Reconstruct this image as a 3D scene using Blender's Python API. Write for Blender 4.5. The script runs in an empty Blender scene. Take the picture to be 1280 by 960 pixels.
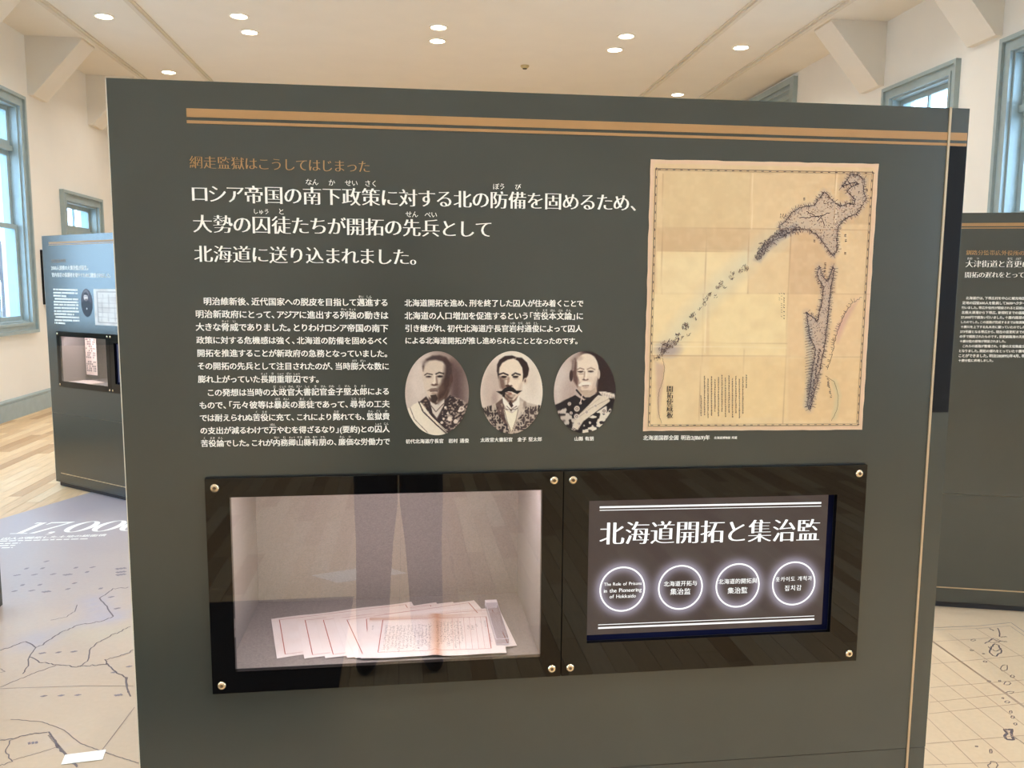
import bpy, bmesh, math, random
import numpy as np
from mathutils import Vector, Matrix

random.seed(7)
rng = np.random.RandomState(11)
SC = bpy.context.scene
COL = SC.collection
PI = math.pi

# ------------------------------------------------------------------ camera
EYE = np.array([0.0, 0.0, 1.467])
FOC, PITCH, ROLL, YAW = 1026.4, -0.118121, 0.0065155, 0.1165466
_fw = np.array([math.sin(YAW)*math.cos(PITCH), math.cos(YAW)*math.cos(PITCH), math.sin(PITCH)])
_r = np.cross(_fw, [0, 0, 1]); _r /= np.linalg.norm(_r); _u = np.cross(_r, _fw)
_R = math.cos(ROLL)*_r + math.sin(ROLL)*_u
_U = -math.sin(ROLL)*_r + math.cos(ROLL)*_u
cam_data = bpy.data.cameras.new('camera')
cam_data.sensor_width = 36.0
cam_data.lens = FOC/1280*36.0
cam_data.clip_start = 0.02
cam = bpy.data.objects.new('camera', cam_data)
COL.objects.link(cam)
M = Matrix(((_R[0], _U[0], -_fw[0], EYE[0]), (_R[1], _U[1], -_fw[1], EYE[1]), (_R[2], _U[2], -_fw[2], EYE[2]), (0, 0, 0, 1)))
cam.matrix_world = M
SC.camera = cam

# ------------------------------------------------------------------ sky, exposure
EXPOSURE = -0.12
SKY_STRENGTH = 11.0
LAMP_W = 13.0
CASE_W = 1.75
SC.view_settings.view_transform = 'Standard'
SC.view_settings.look = 'None'
SC.view_settings.gamma = 1.0
SC.view_settings.use_curve_mapping = False
SC.view_settings.exposure = EXPOSURE
world = bpy.data.worlds.new('sky'); SC.world = world; world.use_nodes = True
nt = world.node_tree; bgn = nt.nodes['Background']
tc = nt.nodes.new('ShaderNodeTexCoord'); sp = nt.nodes.new('ShaderNodeSeparateXYZ'); cr = nt.nodes.new('ShaderNodeValToRGB')
nt.links.new(tc.outputs['Generated'], sp.inputs[0]); nt.links.new(sp.outputs['Z'], cr.inputs[0]); nt.links.new(cr.outputs[0], bgn.inputs[0])
cr.color_ramp.elements[0].color = (0.52, 0.77, 1.0, 1); cr.color_ramp.elements[1].color = (0.42, 0.66, 1.0, 1)
bgn.inputs[1].default_value = SKY_STRENGTH
SC.cycles.max_bounces = 10
SC.cycles.diffuse_bounces = 5
SC.cycles.sample_clamp_indirect = 6.0
SC.cycles.use_denoising = True

# ------------------------------------------------------------------ helpers
def lin(c):
    c = np.asarray(c, float)/255.0
    return np.where(c <= 0.04045, c/12.92, ((c+0.055)/1.055)**2.4)

def material(name, rgb, rough=0.5, spec=0.5, metal=0.0, vary=0.0, scale=8.0, bump=0.0, bscale=200.0, coat=0.0, stretch=None, trans=0.0, ior=1.5):
    m = bpy.data.materials.new(name); m.use_nodes = True
    t = m.node_tree; b = t.nodes['Principled BSDF']
    c = list(lin(rgb))+[1]
    b.inputs['Base Color'].default_value = c
    b.inputs['Roughness'].default_value = rough
    b.inputs['Metallic'].default_value = metal
    b.inputs['Specular IOR Level'].default_value = spec
    b.inputs['Coat Weight'].default_value = coat
    b.inputs['Transmission Weight'].default_value = trans
    b.inputs['IOR'].default_value = ior
    co = t.nodes.new('ShaderNodeTexCoord'); src = co.outputs['Object']
    if stretch:
        mp = t.nodes.new('ShaderNodeMapping'); mp.inputs['Scale'].default_value = stretch
        t.links.new(src, mp.inputs[0]); src = mp.outputs[0]
    if vary > 0:
        n = t.nodes.new('ShaderNodeTexNoise'); n.inputs['Scale'].default_value = scale; n.inputs['Detail'].default_value = 5
        t.links.new(src, n.inputs['Vector'])
        r = t.nodes.new('ShaderNodeValToRGB')
        r.color_ramp.elements[0].position = 0.3; r.color_ramp.elements[1].position = 0.7
        r.color_ramp.elements[0].color = [x*(1-vary) for x in c[:3]]+[1]
        r.color_ramp.elements[1].color = [min(1, x*(1+vary)) for x in c[:3]]+[1]
        t.links.new(n.outputs['Fac'], r.inputs[0]); t.links.new(r.outputs[0], b.inputs['Base Color'])
    if bump > 0:
        n2 = t.nodes.new('ShaderNodeTexNoise'); n2.inputs['Scale'].default_value = bscale; n2.inputs['Detail'].default_value = 3
        t.links.new(src, n2.inputs['Vector'])
        bp = t.nodes.new('ShaderNodeBump'); bp.inputs['Strength'].default_value = bump; bp.inputs['Distance'].default_value = 0.001
        t.links.new(n2.outputs['Fac'], bp.inputs['Height']); t.links.new(bp.outputs[0], b.inputs['Normal'])
    return m

def emitter(name, rgb, strength):
    m = bpy.data.materials.new(name); m.use_nodes = True; t = m.node_tree
    t.nodes.remove(t.nodes['Principled BSDF'])
    e = t.nodes.new('ShaderNodeEmission'); e.inputs[0].default_value = list(lin(rgb))+[1]; e.inputs[1].default_value = strength
    t.links.new(e.outputs[0], t.nodes['Material Output'].inputs[0])
    return m

def vcol_material(name, rough=0.5, emit=None, spec=0.4):
    m = bpy.data.materials.new(name); m.use_nodes = True; t = m.node_tree
    a = t.nodes.new('ShaderNodeVertexColor'); a.layer_name = 'Col'
    if emit is None:
        b = t.nodes['Principled BSDF']; b.inputs['Roughness'].default_value = rough; b.inputs['Specular IOR Level'].default_value = spec
        n = t.nodes.new('ShaderNodeTexNoise'); n.inputs['Scale'].default_value = 60; n.inputs['Detail'].default_value = 6
        co = t.nodes.new('ShaderNodeTexCoord'); t.links.new(co.outputs['Object'], n.inputs['Vector'])
        mr = t.nodes.new('ShaderNodeMapRange'); mr.inputs['To Min'].default_value = 0.93; mr.inputs['To Max'].default_value = 1.05
        t.links.new(n.outputs['Fac'], mr.inputs[0])
        mx = t.nodes.new('ShaderNodeVectorMath'); mx.operation = 'SCALE'
        t.links.new(a.outputs[0], mx.inputs[0]); t.links.new(mr.outputs[0], mx.inputs['Scale'])
        t.links.new(mx.outputs[0], b.inputs['Base Color'])
    else:
        b = t.nodes['Principled BSDF']; b.inputs['Base Color'].default_value = (0.01, 0.01, 0.01, 1); b.inputs['Roughness'].default_value = 0.04
        b.inputs['Specular IOR Level'].default_value = 0.5; b.inputs['Emission Strength'].default_value = emit
        t.links.new(a.outputs[0], b.inputs['Emission Color'])
    return m

def glass_material(name, tint=(1, 1, 1), ior=1.6):
    m = bpy.data.materials.new(name); m.use_nodes = True; t = m.node_tree
    t.nodes.remove(t.nodes['Principled BSDF'])
    tr = t.nodes.new('ShaderNodeBsdfTransparent'); tr.inputs[0].default_value = (*tint, 1)
    gl = t.nodes.new('ShaderNodeBsdfGlossy'); gl.inputs['Roughness'].default_value = 0.0
    fr = t.nodes.new('ShaderNodeFresnel'); fr.inputs[0].default_value = ior
    mx = t.nodes.new('ShaderNodeMixShader')
    gm = t.nodes.new('ShaderNodeNewGeometry'); io = t.nodes.new('ShaderNodeMapRange')   # same reflectance from both faces of the pane
    io.inputs['To Min'].default_value = ior; io.inputs['To Max'].default_value = 1/ior
    t.links.new(gm.outputs['Backfacing'], io.inputs[0]); t.links.new(io.outputs[0], fr.inputs[0])
    t.links.new(fr.outputs[0], mx.inputs[0]); t.links.new(tr.outputs[0], mx.inputs[1]); t.links.new(gl.outputs[0], mx.inputs[2])
    t.links.new(mx.outputs[0], t.nodes['Material Output'].inputs[0])
    return m

class MB:
    """collects shapes; build() links them as ONE mesh object"""
    def __init__(s): s.v = []; s.f = []; s.mi = []
    def add(s, vs, fs, mi=0):
        o = len(s.v); s.v += [tuple(map(float, p)) for p in vs]; s.f += [tuple(o+i for i in f) for f in fs]; s.mi += [mi]*len(fs); return s
    def box(s, x0, x1, y0, y1, z0, z1, mi=0):
        return s.add([(x0, y0, z0), (x1, y0, z0), (x1, y1, z0), (x0, y1, z0), (x0, y0, z1), (x1, y0, z1), (x1, y1, z1), (x0, y1, z1)],
                     [(0, 3, 2, 1), (4, 5, 6, 7), (0, 1, 5, 4), (1, 2, 6, 5), (2, 3, 7, 6), (3, 0, 4, 7)], mi)
    def frame(s, x0, x1, z0, z1, y0, y1, a0, a1, c0, c1):
        """rectangular ring in the xz plane: outer x0..x1,z0..z1, hole a0..a1,c0..c1"""
        s.box(x0, a0, y0, y1, z0, z1); s.box(a1, x1, y0, y1, z0, z1)
        s.box(a0, a1, y0, y1, z0, c0); s.box(a0, a1, y0, y1, c1, z1); return s
    def prism(s, prof, axis, a, b):
        n = len(prof)
        def P(p, t): return {'x': (t, p[0], p[1]), 'y': (p[0], t, p[1]), 'z': (p[0], p[1], t)}[axis]
        vs = [P(p, a) for p in prof]+[P(p, b) for p in prof]
        fs = [tuple(range(n))[::-1], tuple(range(n, 2*n))]+[(i, (i+1) % n, n+(i+1) % n, n+i) for i in range(n)]
        return s.add(vs, fs)
    def lathe(s, prof, c, axis='z', n=24):
        vs = []; fs = []
        for r, h in prof:
            for i in range(n):
                a = 2*PI*i/n; p = (r*math.cos(a), r*math.sin(a), h)
                if axis == 'y': p = (p[0], p[2], p[1])
                vs.append((c[0]+p[0], c[1]+p[1], c[2]+p[2]))
        for k in range(len(prof)-1):
            for i in range(n): fs.append((k*n+i, k*n+(i+1) % n, (k+1)*n+(i+1) % n, (k+1)*n+i))
        fs.append(tuple(range(n))); fs.append(tuple((len(prof)-1)*n+i for i in range(n)))
        return s.add(vs, fs)
    def build(s, name, mats, parent=None, smooth=False, bevel=0.0, kind=None, label=None, loc=None, fixn=True):
        me = bpy.data.meshes.new(name); me.from_pydata(s.v, [], s.f)
        if not isinstance(mats, (list, tuple)): mats = [mats]
        for m in mats: me.materials.append(m)
        if len(mats) > 1: me.polygons.foreach_set('material_index', s.mi)
        if fixn:
            bm = bmesh.new(); bm.from_mesh(me); bmesh.ops.recalc_face_normals(bm, faces=bm.faces); bm.to_mesh(me); bm.free()
        if smooth:
            me.polygons.foreach_set('use_smooth', [True]*len(me.polygons))
        o = bpy.data.objects.new(name, me); COL.objects.link(o)
        if loc is not None: o.location = loc
        if parent is not None: o.parent = parent
        if bevel > 0:
            b = o.modifiers.new('bevel', 'BEVEL'); b.width = bevel; b.segments = 2; b.limit_method = 'ANGLE'
        if kind: o['kind'] = kind
        if label: o['label'] = label
        return o

def empty(name, loc, rz=0.0, label=None, cat=None, group=None, kind=None):
    o = bpy.data.objects.new(name, None); COL.objects.link(o); o.location = loc; o.rotation_euler = (0, 0, rz); o.empty_display_size = 0.1
    return tag(o, label, cat, group, kind)
def tag(o, label=None, cat=None, group=None, kind=None):
    if label: o['label'] = label
    if cat: o['category'] = cat
    if group: o['group'] = group
    if kind: o['kind'] = kind
    return o

def ray(px, py): return _fw+_R*(px-640)/FOC-_U*(py-480)/FOC
def floor_at(px, py, z=0.0):
    d = ray(px, py); p = d*((z-EYE[2])/d[2])+EYE; return p[0], p[1]

# ---- flat print: 2D polygons in metres laid on a surface
class Print:
    def __init__(s): s.v = []; s.f = []; s.mi = []; s.k = 0
    def tri(s, verts, faces, mi=0):
        s.k = (s.k+1) % 8; e = s.k*2.5e-5        # overlapping strokes get their own thin layer of ink
        o = len(s.v); s.v += [(p[0], p[1], e) for p in verts]; s.f += [tuple(o+i for i in f) for f in faces]; s.mi += [mi]*len(faces)
    def rect(s, x0, x1, y0, y1, mi=0): s.tri([(x0, y0), (x1, y0), (x1, y1), (x0, y1)], [(0, 1, 2, 3)], mi)
    def ribbon(s, pts, w, closed=False, mi=0):
        pts = [np.array(p, float) for p in pts]
        if closed: pts = pts+[pts[0]]
        n = len(pts); vs = []
        for i in range(n):
            a = pts[max(0, i-1)]; b = pts[min(n-1, i+1)]
            if closed and i in (0, n-1): a = pts[-2]; b = pts[1]
            d = b-a; L = np.hypot(*d) or 1.0; nn = np.array([-d[1], d[0]])/L*w/2
            vs += [pts[i]-nn, pts[i]+nn]
        s.tri(vs, [(2*i, 2*i+2, 2*i+3, 2*i+1) for i in range(n-1)], mi)
    def build(s, name, mats, parent, place, label=None, kind=None):
        n = Vector(place(1e-3, 0))-Vector(place(0, 0)); n = n.cross(Vector(place(0, 1e-3))-Vector(place(0, 0))).normalized()
        me = bpy.data.meshes.new(name); me.from_pydata([tuple(Vector(place(x, y))+n*e) for x, y, e in s.v], [], s.f)
        if not isinstance(mats, (list, tuple)): mats = [mats]
        for m in mats: me.materials.append(m)
        if len(mats) > 1: me.polygons.foreach_set('material_index', s.mi)
        o = bpy.data.objects.new(name, me); COL.objects.link(o); o.parent = parent
        if label: o['label'] = label
        if kind: o['kind'] = kind
        return o

# ---- lettering: glyph outlines from Blender's own font, given serif-like stroke contrast or weight
_glyph = {}
def _fill(loops):
    cu = bpy.data.curves.new('t', 'CURVE'); cu.dimensions = '2D'; cu.fill_mode = 'FRONT'
    for lp in loops:
        sp_ = cu.splines.new('POLY'); sp_.points.add(len(lp)-1); sp_.use_cyclic_u = True
        sp_.points.foreach_set('co', [c for p in lp for c in (p[0], p[1], 0, 1)])
    o = bpy.data.objects.new('t', cu); COL.objects.link(o)
    me = bpy.data.meshes.new_from_object(o.evaluated_get(bpy.context.evaluated_depsgraph_get()))
    vs = [(v.co.x, v.co.y) for v in me.vertices]; fs = [tuple(p.vertices) for p in me.polygons]
    bpy.data.objects.remove(o); bpy.data.curves.remove(cu); bpy.data.meshes.remove(me)
    return vs, fs
def _build_glyphs(items):
    """items: list of (char, ox, oy); batches the outline and fill evaluation"""
    todo = [k for k in dict.fromkeys(items) if k not in _glyph]
    if not todo: return
    objs = []
    for ch, ox, oy, res in todo:
        c = bpy.data.curves.new('t', 'FONT'); c.body = ch; c.size = 1; c.fill_mode = 'NONE'; c.resolution_u = res
        o = bpy.data.objects.new('t', c); COL.objects.link(o); objs.append(o)
    dg = bpy.context.evaluated_depsgraph_get()
    outl = []
    for o in objs:
        me = bpy.data.meshes.new_from_object(o.evaluated_get(dg))
        co = [(v.co.x, v.co.y) for v in me.vertices]; loops = []; cur = []
        for e in me.edges:
            a, b = e.vertices
            cur.append(a)
            if b < a: loops.append([co[i] for i in cur]); cur = []
            elif b != a+1: cur = cur[:-1]; loops.append([co[i] for i in [b]+[]]) if False else None
        outl.append([l for l in loops if len(l) >= 3]); bpy.data.meshes.remove(me)
    for o in objs:
        c = o.data; bpy.data.objects.remove(o); bpy.data.curves.remove(c)
    objs = []
    for key, loops in zip(todo, outl):
        ch, ox, oy, res = key
        A = sum(sum(l[i-1][0]*l[i][1]-l[i][0]*l[i-1][1] for i in range(len(l))) for l in loops)
        sg = 1.0 if A > 0 else -1.0
        cu = bpy.data.curves.new('t', 'CURVE'); cu.dimensions = '2D'; cu.fill_mode = 'FRONT'
        for l in loops:
            P = np.array(l); n = len(P); a = np.roll(P, 1, 0); b = np.roll(P, -1, 0)
            d1 = P-a; d2 = b-P
            n1 = np.stack([d1[:, 1], -d1[:, 0]], 1)*sg; n2 = np.stack([d2[:, 1], -d2[:, 0]], 1)*sg
            n1 /= (np.hypot(n1[:, 0], n1[:, 1])+1e-9)[:, None]; n2 /= (np.hypot(n2[:, 0], n2[:, 1])+1e-9)[:, None]
            # each edge moves by its own anisotropic amount, so corners stay square
            h1 = ox*n1[:, 0]**2+oy*n1[:, 1]**2; h2 = ox*n2[:, 0]**2+oy*n2[:, 1]**2
            det = n1[:, 0]*n2[:, 1]-n1[:, 1]*n2[:, 0]
            av = (n1+n2); av /= (np.hypot(av[:, 0], av[:, 1])+1e-9)[:, None]
            dx = np.where(abs(det) > 0.35, (h1*n2[:, 1]-h2*n1[:, 1])/np.where(abs(det) > 0.35, det, 1), av[:, 0]*(h1+h2)/2)
            dy = np.where(abs(det) > 0.35, (h2*n1[:, 0]-h1*n2[:, 0])/np.where(abs(det) > 0.35, det, 1), av[:, 1]*(h1+h2)/2)
            P = P+np.stack([dx, dy], 1)
            sp_ = cu.splines.new('POLY'); sp_.points.add(n-1); sp_.use_cyclic_u = True
            sp_.points.foreach_set('co', [c for p in P for c in (p[0], p[1], 0, 1)])
        o = bpy.data.objects.new('t', cu); COL.objects.link(o); objs.append(o)
    dg = bpy.context.evaluated_depsgraph_get()
    for key, o in zip(todo, objs):
        me = bpy.data.meshes.new_from_object(o.evaluated_get(dg))
        vs = np.array([(v.co.x, v.co.y) for v in me.vertices]).reshape(-1, 2); fs = [tuple(p.vertices) for p in me.polygons]
        _glyph[key] = (vs, fs); bpy.data.meshes.remove(me)
    for o in objs:
        c = o.data; bpy.data.objects.remove(o); bpy.data.curves.remove(c)

# style: outline shift x, y; curve resolution; offsets of the overlaid copies that give the weight
STYLE = {'serif': (0.0, -0.019, 3, ((-.006, 0), (.006, 0))), 'serif_bold': (0.0, -0.019, 3, ((-.022, 0), (0, 0), (.022, 0))), 'sans': (0.0, 0.0, 2, ((0, 0),)),
         'semibold': (0.0, 0.0, 2, ((-.009, -.004), (.009, .004))), 'bold': (0.0, 0.0, 2, ((-.02, -.012), (.02, .012), (-.02, .012), (.02, -.012))), 'heavy': (0.0, 0.0, 2, ((-.02, -.014), (.02, .014), (-.02, .014), (.02, -.014)))}
def parse(text):
    """'囚{しゅう}' -> [('囚','しゅう')]"""
    out = []; i = 0
    while i < len(text):
        ch = text[i]
        if ch == '{':
            j = text.index('}', i); out[-1] = (out[-1][0], text[i+1:j]); i = j+1
        else: out.append((ch, '')); i += 1
    return out
def advance(ch):
    if ch in '、。': return 0.62
    if ch in '「」': return 0.52
    if ch == '　': return 1.0
    if ch == ' ': return 0.4
    if ord(ch) < 128: return None
    if '\u3040' <= ch <= '\u309f': return 0.93
    if '\u30a0' <= ch <= '\u30ff': return 0.87
    return 1.0
def text_line(pr, text, p0, p1, style='sans', mi=0, em=None, xs=1.0):
    """lays one line from p0 (left end, mid height) to p1 (right end)"""
    ox, oy, res, copies = STYLE[style]
    chars = parse(text)
    keys = [(c, ox, oy, res) for c, _ in chars if c not in ' 　']+[(k, 0.0, 0.0, 1) for _, r in chars for k in r]
    _build_glyphs(keys)
    x = 0.0; lay = []
    for c, rb in chars:
        ad = advance(c)
        if ad is None:
            g = _glyph[(c, ox, oy, res)][0]
            w = (g[:, 0].max()-g[:, 0].min()) if len(g) else 0.3
            lay.append((c, x-(g[:, 0].min() if len(g) else 0)+0.035, x, w+0.07, rb)); x += w+0.07
        else:
            off = {'「': -0.48, '」': 0.0, '、': 0.0, '。': 0.0}.get(c, -(1-ad)/2)
            lay.append((c, x+off, x, ad, rb)); x += ad
    p0 = np.array(p0, float); p1 = np.array(p1, float); d = p1-p0; L = np.hypot(*d)
    if em is None: em = L/x
    d = d/L; nn = np.array([-d[1], d[0]]); sx = L/x
    for c, gx, cx, ad, rb in lay:
        if c in ' 　': continue
        vs, fs = _glyph[(c, ox, oy, res)]
        if not len(vs): continue
        for qx, qy in copies:
            P = p0+np.outer((vs[:, 0]+gx+qx)*sx, d)+np.outer((vs[:, 1]-0.38+qy)*em, nn)
            pr.tri(P, fs, mi)
        if rb:
            k = 0.36 if len(rb) < 3 else 0.30
            st = cx+ad/2-k*len(rb)/2*0.93
            for q, rc in enumerate(rb):
                v2, f2 = _glyph[(rc, 0.0, 0.0, 1)]
                P = p0+np.outer((v2[:, 0]*k+st+q*k*0.93)*sx, d)+np.outer((v2[:, 1]*k+0.56)*em, nn)
                pr.tri(P, f2, mi)

# ---- painting of printed pictures on mesh points
def vnoise(x, y, seed, cell):
    r = np.random.RandomState(seed); T = r.rand(64, 64)
    gx = x/cell; gy = y/cell; ix = np.floor(gx).astype(int); iy = np.floor(gy).astype(int); fx = gx-ix; fy = gy-iy
    fx = fx*fx*(3-2*fx); fy = fy*fy*(3-2*fy); g = lambda a, b: T[a % 64, b % 64]
    return (g(ix, iy)*(1-fx)+g(ix+1, iy)*fx)*(1-fy)+(g(ix, iy+1)*(1-fx)+g(ix+1, iy+1)*fx)*fy
class Paint:
    def __init__(s, X, Y, base): s.X = X; s.Y = Y; s.C = np.tile(np.array(base, float), (len(X), 1))
    def put(s, a, col):
        a = np.clip(a, 0, 1)[:, None]; s.C = s.C*(1-a)+np.asarray(col, float)*a
    def sdf(s, pts):
        P = np.array(pts, float); d = np.full(len(s.X), 1e9); inside = np.zeros(len(s.X), bool)
        for i in range(len(P)):
            a = P[i-1]; b = P[i]; e = b-a; wx = s.X-a[0]; wy = s.Y-a[1]
            t = np.clip((wx*e[0]+wy*e[1])/(e@e+1e-9), 0, 1)
            d = np.minimum(d, (wx-e[0]*t)**2+(wy-e[1]*t)**2)
            c = ((a[1] > s.Y) != (b[1] > s.Y)); inside ^= c & (s.X < (b[0]-a[0])*(s.Y-a[1])/(b[1]-a[1]+1e-12)+a[0])
        d = np.sqrt(d); return np.where(inside, -d, d)
    def poly(s, pts, col, soft=4, alpha=1.0, mod=None):
        a = np.clip(0.5-s.sdf(pts)/soft, 0, 1)*alpha
        if mod is not None: a = a*mod
        s.put(a, col)
    def line(s, pts, w, col, soft=3, alpha=1.0):
        P = np.array(pts, float); d = np.full(len(s.X), 1e9)
        for i in range(1, len(P)):
            a = P[i-1]; e = P[i]-a; wx = s.X-a[0]; wy = s.Y-a[1]; t = np.clip((wx*e[0]+wy*e[1])/(e@e+1e-9), 0, 1)
            d = np.minimum(d, (wx-e[0]*t)**2+(wy-e[1]*t)**2)
        s.put(np.clip(0.5-(np.sqrt(d)-w/2)/soft, 0, 1)*alpha, col)
    def ell(s, cx, cy, rx, ry, col, soft=0.15, ang=0.0, alpha=1.0, mod=None):
        c, q = math.cos(ang), math.sin(ang); x = ((s.X-cx)*c+(s.Y-cy)*q)/rx; y = (-(s.X-cx)*q+(s.Y-cy)*c)/ry
        a = np.clip((1-np.sqrt(x*x+y*y))/soft+0.5, 0, 1)*alpha
        if mod is not None: a = a*mod
        s.put(a, col)
def coloured_mesh(name, verts, faces, cols, mat, parent, label=None):
    me = bpy.data.meshes.new(name); me.from_pydata([tuple(v) for v in verts], [], faces)
    at = me.color_attributes.new('Col', 'FLOAT_COLOR', 'POINT')
    C = np.concatenate([lin(np.clip(cols, 0, 255)), np.ones((len(cols), 1))], 1)
    at.data.foreach_set('color', C.ravel()); me.materials.append(mat)
    o = bpy.data.objects.new(name, me); COL.objects.link(o); o.parent = parent
    if label: o['label'] = label
    return o
def grid_faces(nx, ny): return [(j*nx+i, j*nx+i+1, (j+1)*nx+i+1, (j+1)*nx+i) for j in range(ny-1) for i in range(nx-1)]
def disc_points(nr, ns):
    R = []; F = []
    R.append((0, 0))
    for k in range(1, nr+1):
        for i in range(ns): a = 2*PI*i/ns; R.append((k/nr*math.cos(a), k/nr*math.sin(a)))
    for i in range(ns): F.append((0, 1+i, 1+(i+1) % ns))
    for k in range(nr-1):
        o = 1+k*ns
        for i in range(ns): F.append((o+i, o+ns+i, o+ns+(i+1) % ns, o+(i+1) % ns))
    return np.array(R), F

# ------------------------------------------------------------------ materials
m_wall = material('cream_plaster', (236, 230, 219), 0.85, vary=0.02, scale=2, bump=0.15, bscale=90)
m_ceil = material('ceiling_paint', (231, 224, 212), 0.85, vary=0.015, scale=3)
m_ceil2 = material('ceiling_moulding_paint', (218, 208, 192), 0.7)
m_trim = material('grey_blue_paint', (158, 172, 172), 0.38, vary=0.05, scale=12)
m_panel = material('dark_green_grey_laminate', (58, 62, 56), 0.25, spec=0.95, vary=0.03, scale=5, bump=0.03, bscale=500)
m_panel_edge = material('pale_panel_edge', (214, 205, 186), 0.5)
m_plinth = material('dark_plinth', (50, 50, 56), 0.5)
m_gold = material('gold_print', (178, 136, 88), 0.45, vary=0.04, scale=30)
m_goldtxt = material('gold_lettering', (176, 134, 84), 0.5)
m_brass = material('champagne_metal_trim', (205, 182, 150), 0.35, metal=0.6)
m_white = material('white_print', (250, 247, 238), 0.5)
m_black = material('black_acrylic_border', (12, 11, 11), 0.02, spec=0.42)
m_blackstrip = material('black_strip', (20, 19, 21), 0.5, spec=0.2)
m_blackgap = material('black_gap', (8, 8, 10), 0.6)
m_screw = material('brass_screw', (240, 220, 185), 0.25, metal=0.9)
m_screwd = material('screw_socket', (110, 92, 70), 0.5, metal=0.5)
m_navy = material('navy_screen_bezel', (16, 20, 52), 0.6, spec=0.1)
m_fabric = material('case_lining_cloth', (146, 138, 132), 0.95, vary=0.14, scale=260, bump=0.5, bscale=900, stretch=(1, 1, 2.2))
m_pane = glass_material('acrylic_pane', (0.98, 0.98, 0.98), 1.85)
m_glass = glass_material('window_glass', (0.95, 0.98, 1.0), 1.5)
m_paper = material('aged_paper', (238, 218, 204), 0.8, vary=0.04, scale=20)
m_ink = material('ink', (84, 70, 74), 0.8); m_inkd = material('black_ink', (46, 38, 40), 0.8)
m_inkb = material('brown_ink', (128, 104, 88), 0.8)
m_red = material('red_rule_ink', (176, 92, 72), 0.8)
m_acryl = glass_material('clear_acrylic', (0.90, 0.90, 0.92), 1.5)
m_highlight = material('white_edge_highlight', (236, 230, 234), 0.4)  # plain white standing in for highlights on the clear bar
m_print = vcol_material('printed_picture', 0.5)
m_floorprint = vcol_material('printed_floor_sheet', 0.33, spec=0.5)
m_screen = vcol_material('lit_screen', emit=1.0)
m_screenw = emitter('screen_white', (255, 255, 252), 1.25)
m_floor_gap = material('floor_joint', (120, 92, 60), 0.7)
m_planks = [material('oak_plank', c, 0.42, vary=0.10, scale=9, stretch=(9, 0.7, 1), coat=0.06) for c in
            [(220, 186, 140), (232, 200, 154), (202, 164, 118), (236, 208, 166), (192, 152, 106)]]
m_lampface = emitter('lamp_face', (255, 244, 220), 22)
m_lampring = material('lamp_ring', (244, 236, 220), 0.4)

# ------------------------------------------------------------------ the room
XL, XR, Y0, Y1, ZC = -4.377, 4.93, -6.0, 17.0, 4.25
flo = MB().box(XL-0.25, XR+0.25, Y0-0.25, Y1+0.25, -0.12, -0.012).build('floor', m_floor_gap, kind='structure')
# planks: the nearest visible ones singly, the rest as one part
PW = 0.092
def plank_mb(x, y, L):
    return MB().box(x+0.001, x+PW-0.001, y+0.001, y+L-0.001, -0.012, 0.0)
plank_mesh = {}
stuff = MB(); n_single = 0
nrow = int((XR-XL)/PW)+1
for i in range(nrow):
    x = XL+i*PW; w = min(PW, XR-x)
    if w < 0.02: continue
    y = Y0-random.random()*0.9
    while y < Y1:
        L = random.choice((0.6, 0.9, 1.2))
        k = random.choice((0, 0, 1, 1, 2, 3, 4))
        a, b = max(y, Y0), min(y+L, Y1)
        if b-a > 0.02:
            vis = x < -1.9 and 5.0 < a+L and a < 10.2 and b-a == L and w == PW and (x < -2.2 or a < 7)
            if vis and n_single < 298:
                n_single += 1
                key = (L, k)
                if key not in plank_mesh:
                    plank_mesh[key] = plank_mb(0, 0, L).build('plank', m_planks[k], flo, fixn=False)
                    o = plank_mesh[key]
                else:
                    o = plank_mesh[key].copy(); COL.objects.link(o)
                o.location = (x, a, 0)
            else:
                stuff.box(x+0.001, x+w-0.001, a+0.001, b-0.001, -0.012, 0.0, k)
        y += L
stuff.build('plank', m_planks, flo, kind='stuff', fixn=False)

cei = MB().box(XL-0.25, XR+0.25, Y0-0.25, Y1+0.25, ZC, ZC+0.1).build('ceiling', m_ceil, kind='structure')
for n, x in enumerate((-3.66, -2.79, 3.31, 4.19)):
    MB().box(x-0.045, x+0.045, Y0, Y1, ZC-0.018, ZC).box(x-0.022, x+0.022, Y0, Y1, ZC-0.038, ZC-0.018).build('trim_%d' % (n+1), m_ceil2, kind='structure')

def wall_x(name, x0, x1, ops):
    ys = sorted({Y0-0.25, Y1+0.25}|{v for o in ops for v in o[:2]}); mb = MB()
    for a, b in zip(ys, ys[1:]):
        hit = [o for o in ops if o[0] < (a+b)/2 < o[1]]
        if hit: mb.box(x0, x1, a, b, 0, hit[0][2]); mb.box(x0, x1, a, b, hit[0][3], ZC)
        else: mb.box(x0, x1, a, b, 0, ZC)
    return mb.build(name, m_wall, kind='structure')
CAS = 0.12
left_win = [(8.86+0.0-1.77*k, 10.08-1.77*k, 0.91, 3.54) for k in range(8)]+[(10.955, 12.26, 0.91, 2.63)]
right_win = [(7.22-1.77*k, 8.43-1.77*k, 0.91, 3.55) for k in range(7)]
def inner(w): return (w[0]+CAS, w[1]-CAS, w[2]+CAS, w[3]-CAS)
wall_x('wall_left', XL-0.25, XL, [inner(w) for w in left_win])
wall_x('wall_right', XR, XR+0.25, [inner(w) for w in right_win])
MB().box(XL, XR, Y1, Y1+0.25, 0, ZC).build('wall_far', m_wall, kind='structure')
MB().box(XL, XR, Y0-0.25, Y0, 0, ZC).build('wall_near', m_wall, kind='structure')

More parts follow.
